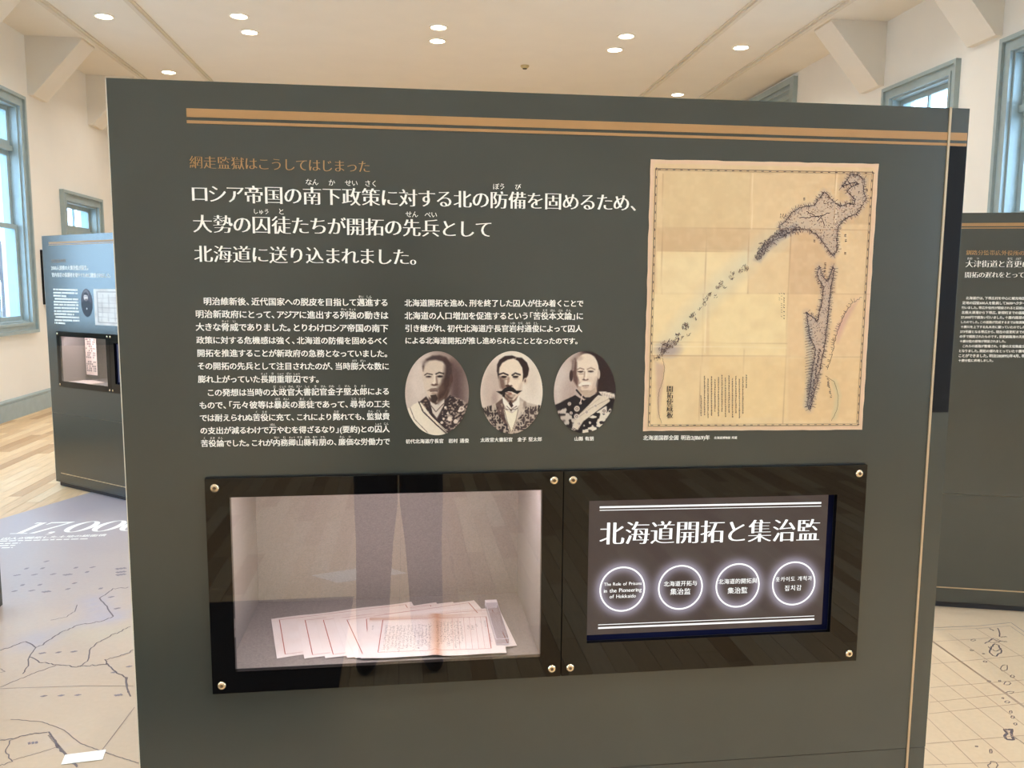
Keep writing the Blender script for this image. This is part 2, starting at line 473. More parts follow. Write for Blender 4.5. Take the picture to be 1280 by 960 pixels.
def window(n, wx, s, w, small=False):
    """s=+1: room lies to +x of the wall"""
    y0, y1, z0, z1 = w; a0, a1, c0, c1 = inner(w)
    root = empty('window_%d' % n, (wx, (y0+y1)/2, z0), kind='structure'); oy = (y0+y1)/2
    def X(d0, d1): return (min(s*d0, s*d1), max(s*d0, s*d1))
    def bx(mb, d0, d1, ya, yb, za, zb): xa, xb = X(d0, d1); mb.box(xa, xb, ya-oy, yb-oy, za-z0, zb-z0)
    def ring(mb, d0, d1, o, i):
        bx(mb, d0, d1, o[0], i[0], o[2], o[3]); bx(mb, d0, d1, i[1], o[1], o[2], o[3]); bx(mb, d0, d1, i[0], i[1], o[2], i[2]); bx(mb, d0, d1, i[0], i[1], i[3], o[3])
    m = MB(); ring(m, 0, 0.025, w, (a0, a1, c0, c1)); ring(m, 0.025, 0.052, w, (y0+0.035, y1-0.035, z0+0.035, z1-0.035))
    ring(m, 0.025, 0.036, (a0-0.03, a1+0.03, c0-0.03, c1+0.03), (a0, a1, c0, c1)); m.build('casing', m_trim, root)
    m = MB(); ring(m, -0.20, 0, (a0, a1, c0, c1), (a0+0.02, a1-0.02, c0+0.02, c1-0.02)); m.build('jamb', m_trim, root)
    b0, b1, e0, e1 = a0+0.02, a1-0.02, c0+0.02, c1-0.02
    zt = e1-0.42 if not small else e1-0.32
    m = MB(); bx(m, -0.17, -0.06, b0, b1, zt-0.06, zt); m.build('transom_rail', m_trim, root)
    ym = (b0+b1)/2; zm = 2.07 if not small else 1.7
    for (p0, p1, q0, q1, d) in ((b0, b1, zt, e1, -0.12), (b0, b1, zm, zt-0.06, -0.14), (b0, b1, e0, zm+0.05, -0.10)):
        m = MB(); ring(m, d, d+0.035, (p0, p1, q0, q1), (p0+0.05, p1-0.05, q0+0.05, q1-0.05))
        bx(m, d+0.005, d+0.03, ym-0.012, ym+0.012, q0+0.05, q1-0.05)
        sash = m.build('sash', m_trim, root)
        m = MB(); bx(m, d+0.014, d+0.018, p0+0.05, p1-0.05, q0+0.05, q1-0.05); m.build('pane', m_glass, sash)
    return root
k = 1
for w in left_win: window(k, XL, 1, w, w[3] < 3); k += 1
for w in right_win: window(k, XR, -1, w); k += 1
for nm, x, s in (('baseboard_left', XL, 1), ('baseboard_right', XR, -1)):
    f = lambda d: x+s*d
    pr = [(f(0), 0), (f(0.032), 0), (f(0.032), 0.17), (f(0.024), 0.182), (f(0.034), 0.19), (f(0.034), 0.208), (f(0.012), 0.222), (f(0), 0.222)]
    MB().prism(pr, 'y', Y0, Y1).build(nm, m_trim, kind='structure')
# brackets under the ceiling along both walls
for s, x, ys in ((1, XL, (12.0, 10.25, 8.48, 6.71, 4.94)), (-1, XR, (8.48, 6.70, 4.93))):
    for y in ys:
        tag(MB().prism([(x, ZC), (x+s*0.62, ZC), (x+s*0.62, ZC-0.02), (x+s*0.06, 3.60), (x, 3.60)], 'y', y, y+0.37).build('ceiling_bracket', m_ceil),
            'cream bracket between '+('left' if s > 0 else 'right')+' wall and ceiling, '+
            {12.0: 'half hidden by the big panel', 10.25: 'whole, right of the tall window', 8.48: 'cut by the picture corner' if s > 0 else 'whole, left of the windows', 6.71: 'outside the frame', 6.70: 'cut by the top edge', 4.94: 'nearest to the viewer', 4.93: 'nearest to the viewer'}[y], 'bracket', 'brackets under the ceiling')
# louvred shutter high on the right wall
lv = empty('louvred_shutter', (XR, 11.6, 0), label='tall grey-blue louvred shutter against the right wall, top corner seen above the big panel', cat='shutter')
MB().box(-0.06, 0, -1.08, -0.98, 0.25, 4.2).box(-0.06, 0, 0.98, 1.08, 0.25, 4.2).box(-0.06, 0, -0.98, 0.98, 4.12, 4.2).box(-0.06, 0, -0.98, 0.98, 0.25, 0.4).box(-0.01, 0, -0.98, 0.98, 0.4, 4.12).build('frame', m_trim, lv)
sl = None
for i in range(31):
    z = 0.46+i*0.12
    if sl is None:
        sl = MB().prism([(-0.045, 0), (-0.04, -0.008), (-0.012, 0.07), (-0.018, 0.078)], 'y', -0.98, 0.98).build('slat', m_trim, lv); o = sl
    else: o = sl.copy(); COL.objects.link(o)
    o.location = (0, 0, z)

# downlights
def downlight(x, y, label):
    t = empty('downlight', (x, y, ZC), label=label, cat='ceiling light', group='recessed downlights')
    MB().lathe([(0.105, 0), (0.105, -0.006), (0.085, -0.010), (0.080, 0.0)], (0, 0, 0)).build('trim_ring', m_lampring, t)
    MB().lathe([(0.080, -0.003), (0.080, -0.006)], (0, 0, 0)).build('lamp_face', m_lampface, t)
    l = bpy.data.lights.new('lamp_beam', 'AREA'); l.shape = 'DISK'; l.size = 0.12; l.energy = LAMP_W; l.color = (1.0, 0.99, 0.98); l.spread = 2.4
    o = bpy.data.objects.new('lamp_beam', l); COL.objects.link(o); o.parent = t; o.location = (0, 0, -0.02)
named = {(-3.22, 9.42): 'round recessed ceiling light near the left wall, at the top left', (-3.22, 11.70): 'round recessed ceiling light just above the top left corner of the big panel',
         (-1.81, 9.22): 'upper one of the pair of recessed ceiling lights left of centre', (-1.81, 9.77): 'lower one of the pair of recessed ceiling lights left of centre',
         (0.265, 9.31): 'upper one of the pair of recessed ceiling lights in the middle', (0.265, 9.81): 'lower one of the pair of recessed ceiling lights in the middle',
         (2.35, 9.34): 'upper one of the pair of recessed ceiling lights right of centre', (2.35, 9.87): 'lower one of the pair of recessed ceiling lights right of centre',
         (3.78, 9.58): 'round recessed ceiling light between the two right ceiling mouldings', (3.79, 11.96): 'round recessed ceiling light just above the top edge of the big panel at right'}
for (x, y), lb in named.items(): downlight(x, y, lb)
for x in (-1.81, 0.265, 2.35):
    for y in (4.7, 5.2, 0.1, 0.6, -4.4, 14.2): downlight(x, y, 'recessed ceiling light outside the frame of the picture')
for x in (-3.22, 3.78):
    for y in (7.2, 4.9, 2.6, 0.3, -2.0, -4.3, 14.0): downlight(x, y, 'recessed ceiling light outside the frame of the picture')
sd = empty('smoke_detector', (1.393, 10.725, ZC), label='small beige smoke detector on the ceiling above the big panel', cat='detector')
MB().lathe([(0.055, 0), (0.055, -0.012), (0.04, -0.03), (0.03, -0.034)], (0, 0, 0)).build('base', material('detector_plastic', (196, 178, 130), 0.5), sd)
MB().lathe([(0.028, -0.034), (0.026, -0.044), (0.012, -0.048)], (0, 0, 0)).build('sensor', material('detector_dark', (90, 80, 60), 0.5), sd)
bf = empty('wall_monitor', (XL, 10.68, 1.22), label='black framed screen on the left wall, half hidden by the far blue panel', cat='monitor')
MB().box(0, 0.05, -0.36, 0.36, 0, 0.64).build('housing', m_blackstrip, bf, bevel=0.004)
MB().box(0.05, 0.052, -0.34, 0.34, 0.02, 0.62).build('screen', m_black, bf)

# outdoors, seen through the windows
MB().box(-60, 60, -40, 70, -0.9, -0.75).build('ground', material('pale_gravel', (200, 202, 200), 0.9, vary=0.1, scale=1.5), kind='structure')
bd = empty('outbuilding', (-17, 20, -0.75), label='pale grey building outside the left windows', cat='building')
m_ob = material('pale_siding', (214, 220, 226), 0.8, vary=0.04, scale=3)
MB().box(-3, 3, -9, 9, 0, 4.2).build('wall', m_ob, bd)
MB().prism([(-3.4, 4.1), (3.4, 4.1), (0, 5.6)], 'y', -9.4, 9.4).build('roof', material('slate_roof', (110, 124, 140), 0.7), bd)
for i in range(5):
    f = MB().box(3.0, 3.06, -7.6+3.3*i, -6.4+3.3*i, 1.2, 2.8).build('window', material('dark_pane', (90, 110, 135), 0.2), bd)
def tree(x, y, label, seed):
    t = empty('bare_tree', (x, y, -0.75), label=label, cat='tree'); rr = random.Random(seed); mb = MB()
    def limb(p, d, L, r, k):
        q = (p[0]+d[0]*L, p[1]+d[1]*L, p[2]+d[2]*L); u = Vector(d).orthogonal().normalized(); w = Vector(d).cross(u)
        vs = [Vector(c)+(u*math.cos(a)+w*math.sin(a))*rad for c, rad in ((p, r), (q, r*0.7)) for a in (0, 2.09, 4.19)]
        mb.add([tuple(v) for v in vs], [(0, 1, 4, 3), (1, 2, 5, 4), (2, 0, 3, 5)])
        if k:
            for _ in range(3):
                e = Vector((d[0]+rr.uniform(-.7, .7), d[1]+rr.uniform(-.7, .7), d[2]+rr.uniform(-.2, .5))).normalized(); limb(q, tuple(e), L*rr.uniform(.6, .8), r*.62, k-1)
    limb((0, 0, 0), (0, 0, 1), 2.2, 0.16, 5); mb.build('branches', material('bark', (92, 86, 84), 0.9), t)
tree(-9.5, 20.5, 'bare tree seen through the small left window', 3)

# ------------------------------------------------------------------ display panels
W, HT, DEP = 1.521, 1.80, 0.42
# panel-local: x from its left edge, y away from the viewer, z up
PLZ0, PLZ1 = 0.741, 1.133
def screw(parent, x, z):
    s_ = MB().lathe([(0.0072, 0), (0.0072, -0.002), (0.0058, -0.0036), (0.0032, -0.0040), (0.0032, -0.0022)], (0, 0, 0), axis='y', n=20).build('screw', m_screw, parent, loc=(x, -0.0122, z))
    MB().lathe([(0.0031, -0.0026), (0.0031, -0.0030)], (0, 0, 0), axis='y', n=6).build('socket', m_screwd, s_)
def make_panel(root, case=True, dep=DEP, vline=True, x_bar=0.124):
    body = MB()
    if case:
        hx0, hx1, hz0, hz1 = 0.145, 1.335, 0.757, 1.118
        body.box(0, hx0, 0, dep, 0.543, HT); body.box(hx1, W, 0, dep, 0.543, HT)
        body.box(hx0, hx1, 0, dep, 0.543, hz0); body.box(hx0, hx1, 0, dep, hz1, HT); body.box(hx0, hx1, dep-0.01, dep, hz0, hz1)
    else: body.box(0, W, 0, dep, 0.543, HT)
    body.build('body', m_panel, root)
    MB().box(0, W, 0.0008, dep, 0.037, 0.5415).build('lower_board', m_panel, root)
    MB().box(0, W, 0.004, dep-0.003, 0.5415, 0.543).build('seam', m_panel_edge, root)
    MB().box(0.015, W-0.015, 0.02, dep-0.02, 0.0, 0.037).build('plinth', m_plinth, root)
    MB().box(-0.0015, 0, 0.0, 0.004, 0.04, HT).build('edge_banding', m_panel_edge, root)
    MB().box(0, W, -0.001, 0.003, 0.034, 0.040).build('bottom_trim', m_panel, root)
    MB().box(x_bar, W-0.002, -0.0008, 0, HT-0.058, HT-0.044).build('gold_bar', m_gold, root)
    MB().box(x_bar, W-0.002, -0.0008, 0, HT-0.068, HT-0.0632).build('gold_bar', m_gold, root)
    MB().box(0.07 if case else 0, 1.48, -0.0008, 0, 0.099, 0.1045).build('gold_bar', m_brass, root)
    if vline: MB().box(1.4802, 1.4846, -0.002, 0, 0.04, HT+0.001).build('vertical_trim', m_brass, root, label='thin champagne metal strip running down the right side')
    if not case: return
    # acrylic plates with black borders
    for (x0, x1, a0, a1, c0, c1, kind) in ((0.133, 0.7625, 0.174, 0.724, 0.781, 1.0995, 'case'), (0.7645, 1.353, 0.812, 1.295, 0.803, 1.0765, 'screen')):
        pl = MB().frame(x0, x1, PLZ0, PLZ1, -0.012, -0.002, a0, a1, c0, c1).build('acrylic_border', m_black, root, label='glossy black border plate of the '+kind)
        if kind == 'case': MB().box(a0, a1, -0.0122, -0.0116, c0, c1).build('pane', m_pane, root, label='clear pane over the showcase')
        MB().frame(x0-0.001, x1+0.001, PLZ0-0.001, PLZ1+0.001, -0.002, 0.0, a0-0.0, a1+0.0, c0-0.0, c1+0.0).build('backing', m_blackgap, root)
        for sx in (x0+0.0165, x1-0.0165):
            for sz in (PLZ0+0.016, PLZ1-0.016): screw(root, sx, sz)
    # lined showcase box
    q = MB(); bx0, bx1, by1, bz0, bz1, t = 0.151, 0.728, 0.345, 0.768, 1.114, 0.006
    q.box(bx0, bx1, 0.001, by1, bz0-t, bz0); q.box(bx0, bx1, 0.001, by1, bz1, bz1+t-0.002); q.box(bx0-t, bx0, 0.001, by1, bz0-t, bz1); q.box(bx1, bx1+t, 0.001, by1, bz0-t, bz1); q.box(bx0-t, bx1+t, by1, by1+t, bz0-t, bz1)
    q.build('showcase_lining', m_fabric, root, label='grey woven cloth lining the showcase')
    MB().box(bx0+0.02, bx1-0.02, 0.012, 0.026, bz1-0.010, bz1).build('light_strip', emitter('case_strip', (255, 205, 222), 5.0), root)
    l = bpy.data.lights.new('showcase_lamp', 'AREA'); l.shape = 'RECTANGLE'; l.size = 0.5; l.size_y = 0.02; l.energy = CASE_W; l.color = (1.0, 0.90, 0.95)
    o = bpy.data.objects.new('showcase_lamp', l); COL.objects.link(o); o.parent = root; o.location = ((bx0+bx1)/2, 0.035, bz1-0.014); o.rotation_euler = (math.radians(28), 0, 0)
    MB().box(0.80, 1.32, 0.004, 0.03, 0.795, 1.09).build('screen_housing', m_navy, root)

def plane_map(root_loc, rz):
    c, s = math.cos(rz), math.sin(rz); o = np.array([root_loc[0], root_loc[1], 0.0])
    nvec = np.array([-s, c, 0.0])
    def f(px, py):
        d = ray(px, py); t = ((o-EYE)@nvec)/(d@nvec); q = EYE+d*t-o
        return (q[0]*c+q[1]*s, q[2])
    return f
RZ = 0.00713; D0 = 1.45616
c_, s_ = math.cos(RZ), math.sin(RZ)
main_loc = (-s_*D0-0.488*c_, c_*D0-0.488*s_, 0)
main = empty('exhibition_stand', main_loc, RZ, 'big dark green-grey exhibition panel in front with map, three portraits and showcase', 'display panel')
make_panel(main)
MB().box(1.4855, 1.519, -0.0012, 0, 1.231, 1.7310).build('black_strip', m_blackstrip, main, label='tall black strip at the right edge')
at = plane_map(main_loc, RZ)
on_main = lambda e=0.0009: (lambda x, z: (x, -e, z))

def lines(root, atf, place, rows, name, mat, style, label=None, **kw):
    for t, a, b in rows:
        p = Print(); text_line(p, t, atf(*a), atf(*b), style, **kw); p.build(name, mat, root, place, label)
lines(main, at, on_main(), [('網走監獄はこうしてはじまった', (236.5, 202.5), (463, 208.5))], 'title_text', m_goldtxt, 'serif')
lines(main, at, on_main(), [
    ('ロシア帝国の南{なん}下{か}政{せい}策{さく}に対する北の防{ぼう}備{び}を固めるため、', (238.5, 241.6), (801, 253.8)),
    ('大勢の囚{しゅう}徒{と}たちが開拓の先{せん}兵{ぺい}として', (240.6, 279.3), (615.5, 286.6)),
    ('北海道に送り込まれました。', (242.3, 317.0), (526, 321.4))], 'heading_text', m_white, 'serif_bold')
body = [
    ('明治維新後、近代国家への脱皮を目指して邁{まい}進{しん}する', (254.2, 376.4), (485.4, 378.2)),
    ('明治新政府にとって、アジアに進出する列{れっ}強{きょう}の動きは', (244.2, 392.4), (485.4, 394.2)),
    ('大きな脅{きょう}威{い}でありました。とりわけロシア帝国の南下', (244.6, 408.5), (485.6, 410.3)),
    ('政策に対する危機感は強く、北海道の防備を固めるべく', (245.4, 425.0), (486, 426.0)),
    ('開拓を推進することが新政府の急務となっていました。', (246.2, 441.2), (486.5, 442)),
    ('その開拓の先兵として注目されたのが、当時膨{ぼう}大{だい}な数に', (246.8, 457.4), (486.5, 457.8)),
    ('膨れ上がっていた長{ちょう}期{き}重{じゅう}罪{ざい}囚{しゅう}です。', (247.5, 473.9), (401, 473.9)),
    ('この発想は当時の太{だ}政{じょう}官{かん}大{だい}書{しょ}記{き}官{かん}金{かね}子{こ}堅{けん}太{た}郎{ろう}による', (258.6, 490.7), (487, 489.0)),
    ('もので、「元々彼等は暴{ぼう}戻{れい}の悪{あく}徒{と}であって、尋{じん}常{じょう}の工夫', (249.2, 506.5), (487.3, 504.7)),
    ('では耐えられぬ苦{く}役{えき}に充て、これにより斃{たお}れても、監{かん}獄{ごく}費{ひ}', (249.7, 522.3), (487.3, 520.3)),
    ('の支出が減るわけで万{ばん}やむを得ざるなり」(要約)との囚{しゅう}人{じん}', (250.3, 538.2), (487.3, 536)),
    ('苦{く}役{えき}論{ろん}でした。これが内{ない}務{む}卿{きょう}山{やま}縣{がた}有{あり}朋{とも}の、廉{れん}価{か}な労働力で', (251, 554.2), (487.6, 551.6)),
    ('北海道開拓を進め、刑を終了した囚人が住み着くことで', (505.5, 378.6), (729.3, 379.3)),
    ('北海道の人口増加を促進するという「苦{く}役{えき}本{ほん}文{ぶん}論{ろん}」に', (505.5, 394.6), (729.1, 395)),
    ('引き継がれ、初代北海道庁長官岩{いわ}村{むら}通{みち}俊{とし}によって囚人', (506, 410.3), (728, 410.8)),
    ('による北海道開拓が推し進められることとなったのです。', (506.2, 425.6), (724, 426.2))]
lines(main, at, on_main(), body, 'body_text', m_white, 'bold')
lines(main, at, on_main(), [('初代北海道庁長官　岩村 通俊', (507, 551.7), (586.3, 550.6)), ('太政官大書記官　金子 堅太郎', (600.4, 549.8), (677.5, 548.8)), ('山縣 有朋', (717.5, 548.4), (742.3, 548)),
    ('北海道国郡全図 明治2(1869)年', (803.7, 547.2), (887.2, 546.8)), ('北海道博物館 所蔵', (892.3, 547.1), (921.2, 547))], 'caption_text', m_white, 'heavy')

# ---- portraits (printed ovals)
def portrait(root, cx, cy, rx, rz, cw, painter, y=-0.0011, label=None, res=(64, 200)):
    R, F = disc_points(*res)
    ex, ey, erx, ery, base = cw
    P = Paint(ex+R[:, 0]*erx, ey-R[:, 1]*ery, base); painter(P)
    n = (vnoise(P.X, P.Y, 5, 7)-0.5)*10; C = P.C+n[:, None]
    return coloured_mesh('portrait_print', [(cx+a*rx, y, cz) for a, cz in zip(R[:, 0], cy+R[:, 1]*rz)], F, C, m_print, root, label)
D = (38, 25, 25)
def man1(P):
    P.poly([(330, 60), (660, 60), (660, 620), (450, 560), (440, 120)], (120, 98, 92), 150)
    P.poly([(470, 150), (560, 250), (560, 560), (470, 470)], (84, 62, 60), 60, .8)
    P.ell(180, 330, 90, 200, (222, 204, 190), .8, alpha=.7)
    P.poly([(262, 440), (266, 500), (280, 560), (420, 560), (452, 440), (430, 340), (300, 340)], (92, 70, 62), 14)
    P.poly([(240, 480), (180, 530), (170, 600), (300, 860), (640, 820), (650, 560), (560, 520), (460, 470), (380, 560), (300, 560)], (52, 38, 38), 8)
    em = np.clip((vnoise(P.X, P.Y, 3, 13)-0.52)*6, 0, 1)
    P.poly([(430, 560), (470, 480), (560, 510), (640, 560), (640, 700), (520, 820), (420, 800), (380, 640)], (196, 176, 160), 8, .8, em)
    P.poly([(200, 540), (245, 500), (270, 640), (250, 660)], (180, 158, 142), 6, .7, em)
    P.poly([(275, 525), (330, 560), (410, 500), (405, 560), (335, 690), (300, 640)], (214, 200, 186), 5)
    P.line([(280, 560), (330, 625), (410, 540)], 9, (110, 90, 84)); P.line([(300, 640), (340, 690), (380, 620)], 8, (96, 78, 74))
    P.poly([(212, 190), (204, 300), (222, 400), (262, 480), (310, 528), (355, 545), (410, 490), (450, 400), (474, 300), (460, 190), (400, 130), (280, 125)], (214, 194, 174), 8)
    P.poly([(420, 170), (480, 190), (476, 300), (470, 380), (420, 480), (350, 545), (345, 470), (400, 420), (392, 330), (410, 260)], (62, 42, 38), 44)
    P.poly([(345, 400), (400, 330), (460, 340), (450, 430), (400, 500), (350, 520)], (70, 48, 42), 36, .8)
    P.poly([(214, 250), (206, 205), (214, 168), (240, 138), (300, 106), (370, 102), (430, 122), (470, 178), (480, 262), (468, 330), (448, 330), (440, 250), (424, 196), (390, 160), (330, 146), (270, 152), (232, 178)], (66, 48, 46), 18)
    P.ell(228, 170, 30, 26, (176, 156, 146), .9, alpha=.6)
    P.ell(474, 318, 15, 42, (78, 54, 50), .3)
    P.line([(228, 285), (250, 270), (298, 280)], 11, (72, 52, 46), 6); P.line([(332, 276), (362, 262), (402, 272)], 13, (40, 26, 24), 6)
    P.ell(264, 300, 26, 9, (70, 50, 44), .6); P.ell(368, 298, 28, 11, (44, 28, 26), .6); P.ell(262, 312, 30, 7, (186, 164, 146), .7, alpha=.7)
    P.ell(268, 299, 9, 7, (34, 22, 22), .5); P.ell(366, 297, 10, 8, (24, 16, 16), .5)
    P.line([(322, 290), (318, 350)], 12, (236, 220, 202), 12); P.line([(336, 300), (342, 362)], 14, (120, 92, 80), 14, .8)
    P.ell(320, 374, 32, 12, (96, 68, 58), .6); P.ell(312, 358, 14, 12, (232, 214, 196), .6)
    P.poly([(250, 430), (285, 408), (330, 404), (372, 420), (330, 426), (285, 430)], (110, 86, 76), 10, .9)
    P.line([(280, 434), (345, 432)], 9, (74, 48, 44), 6); P.ell(312, 452, 26, 9, (168, 140, 122), .8)
    P.poly([(280, 470), (330, 462), (350, 500), (330, 540), (300, 538), (286, 510)], (52, 36, 32), 12, .95)
    P.poly([(70, 590), (165, 530), (195, 540), (300, 680), (440, 828), (330, 870), (200, 810), (90, 680)], (232, 218, 196), 5)
    P.line([(90, 580), (130, 690), (250, 815)], 7, (120, 98, 88)); P.line([(172, 532), (210, 620), (330, 740), (424, 826)], 12, (58, 42, 42)); P.line([(192, 560), (290, 670), (424, 800)], 5, (238, 226, 206))
    for x, y, r in ((458, 692, 22), (515, 716, 21), (418, 585, 11), (384, 726, 13), (570, 600, 24), (440, 640, 10), (400, 690, 10), (545, 620, 12)): P.ell(x, y, r, r, (226, 210, 194), .25)
    P.ell(570, 600, 12, 12, (150, 130, 120), .3)
def man2(P):
    P.ell(150, 420, 110, 260, (188, 164, 150), 1.0, alpha=.7); P.ell(520, 330, 60, 160, (212, 194, 176), 1.0, alpha=.6); P.ell(170, 500, 26, 60, (160, 134, 124), 1.0, alpha=.6)
    P.poly([(60, 590), (180, 545), (250, 480), (330, 560), (400, 490), (470, 540), (590, 575), (580, 700), (480, 830), (150, 830)], (196, 178, 160), 8)
    e1 = np.clip((np.abs(vnoise(P.X, P.Y, 21, 22)-0.5)-0.09)*-22+1, 0, 1); e2 = np.clip((vnoise(P.X, P.Y, 8, 15)-0.5)*8, 0, 1)
    P.poly([(60, 590), (150, 560), (260, 600), (300, 780), (320, 850), (180, 850)], (44, 32, 34), 8, .95, 1-e1)
    P.poly([(430, 580), (590, 570), (590, 700), (480, 830), (340, 850), (390, 680)], (50, 36, 38), 8, .85, 1-e1)
    P.poly([(180, 550), (245, 500), (265, 600), (300, 760), (250, 720), (200, 640)], (80, 58, 54), 8, .8)
    P.poly([(200, 560), (240, 520), (255, 640), (220, 640)], (190, 168, 150), 5, .7, e2)
    P.poly([(400, 520), (470, 545), (440, 640), (380, 700)], (216, 198, 178), 6, .8); P.ell(450, 560, 16, 30, (120, 98, 88), .6, alpha=.6)
    P.line([(585, 572), (578, 620)], 20, (28, 20, 22)); P.line([(62, 590), (90, 640)], 16, (28, 20, 22))
    P.poly([(255, 600), (330, 640), (388, 600), (382, 680), (335, 810), (318, 810), (270, 680)], (238, 226, 200), 5)
    P.line([(262, 610), (290, 720), (326, 815)], 6, (110, 86, 76)); P.line([(388, 610), (370, 700), (332, 815)], 6, (120, 98, 86))
    P.poly([(242, 470), (330, 560), (400, 470), (402, 560), (345, 625), (300, 620), (250, 545)], (240, 230, 214), 4)
    P.poly([(255, 440), (262, 500), (318, 560), (370, 520), (400, 450), (400, 400), (260, 400)], (120, 92, 78), 12)
    P.poly([(318, 520), (345, 570), (326, 590), (300, 550)], (60, 40, 36), 6)
    P.line([(282, 572), (320, 606), (376, 574)], 7, (110, 84, 76)); P.line([(276, 600), (322, 610), (384, 596)], 6, (90, 68, 62)); P.ell(324, 615, 7, 7, (60, 42, 40), .4)
    P.poly([(212, 190), (204, 300), (222, 390), (250, 460), (300, 512), (345, 520), (395, 470), (425, 400), (440, 320), (440, 200), (390, 140), (270, 135)], (236, 216, 192), 7)
    P.poly([(204, 290), (230, 300), (262, 330), (272, 400), (250, 430), (222, 400)], (110, 82, 72), 26, .9)
    P.poly([(250, 440), (300, 470), (360, 470), (330, 515), (290, 505)], (84, 58, 50), 20, .85)
    P.ell(330, 480, 22, 12, (196, 170, 150), .8)
    P.poly([(206, 320), (190, 250), (192, 190), (214, 145), (262, 112), (330, 106), (372, 124), (420, 128), (468, 172), (488, 230), (478, 290), (445, 345), (428, 345), (432, 280), (424, 220), (388, 160), (345, 134), (290, 146), (240, 175), (214, 220)], (46, 30, 30), 9)
    P.line([(366, 130), (352, 140)], 8, (170, 146, 128)); P.ell(455, 344, 20, 30, (218, 196, 172), .3); P.ell(452, 340, 8, 16, (120, 90, 78), .5)
    P.line([(205, 282), (250, 268), (292, 286)], 15, (44, 28, 28), 6); P.line([(332, 288), (360, 270), (404, 284)], 15, (40, 26, 26), 6)
    P.ell(256, 304, 26, 12, (62, 40, 36), .5); P.ell(362, 304, 26, 12, (48, 30, 28), .5); P.ell(262, 324, 34, 9, (150, 122, 104), .9, alpha=.7); P.ell(366, 322, 30, 7, (206, 182, 160), .9)
    P.ell(258, 303, 12, 9, (24, 15, 16), .4); P.ell(364, 303, 12, 9, (22, 14, 15), .4); P.line([(236, 294), (282, 298)], 5, (40, 26, 24)); P.line([(340, 297), (390, 296)], 5, (40, 26, 24)); P.poly([(400, 380), (432, 330), (420, 430), (360, 500), (380, 440)], (196, 168, 146), 26, .6)
    P.poly([(290, 300), (280, 380), (300, 384), (310, 310)], (150, 116, 98), 14, .8); P.ell(300, 386, 34, 12, (80, 54, 46), .5); P.ell(312, 366, 14, 14, (240, 222, 200), .6)
    P.poly([(186, 436), (236, 432), (268, 402), (304, 390), (340, 400), (372, 430), (424, 432), (380, 462), (330, 440), (300, 436), (268, 446), (238, 470)], (22, 14, 15), 7)
    P.poly([(250, 440), (240, 480), (262, 496), (270, 450)], (40, 26, 26), 8); P.line([(280, 446), (324, 452)], 8, (120, 70, 62), 6); P.ell(310, 462, 22, 8, (150, 108, 94), .7)
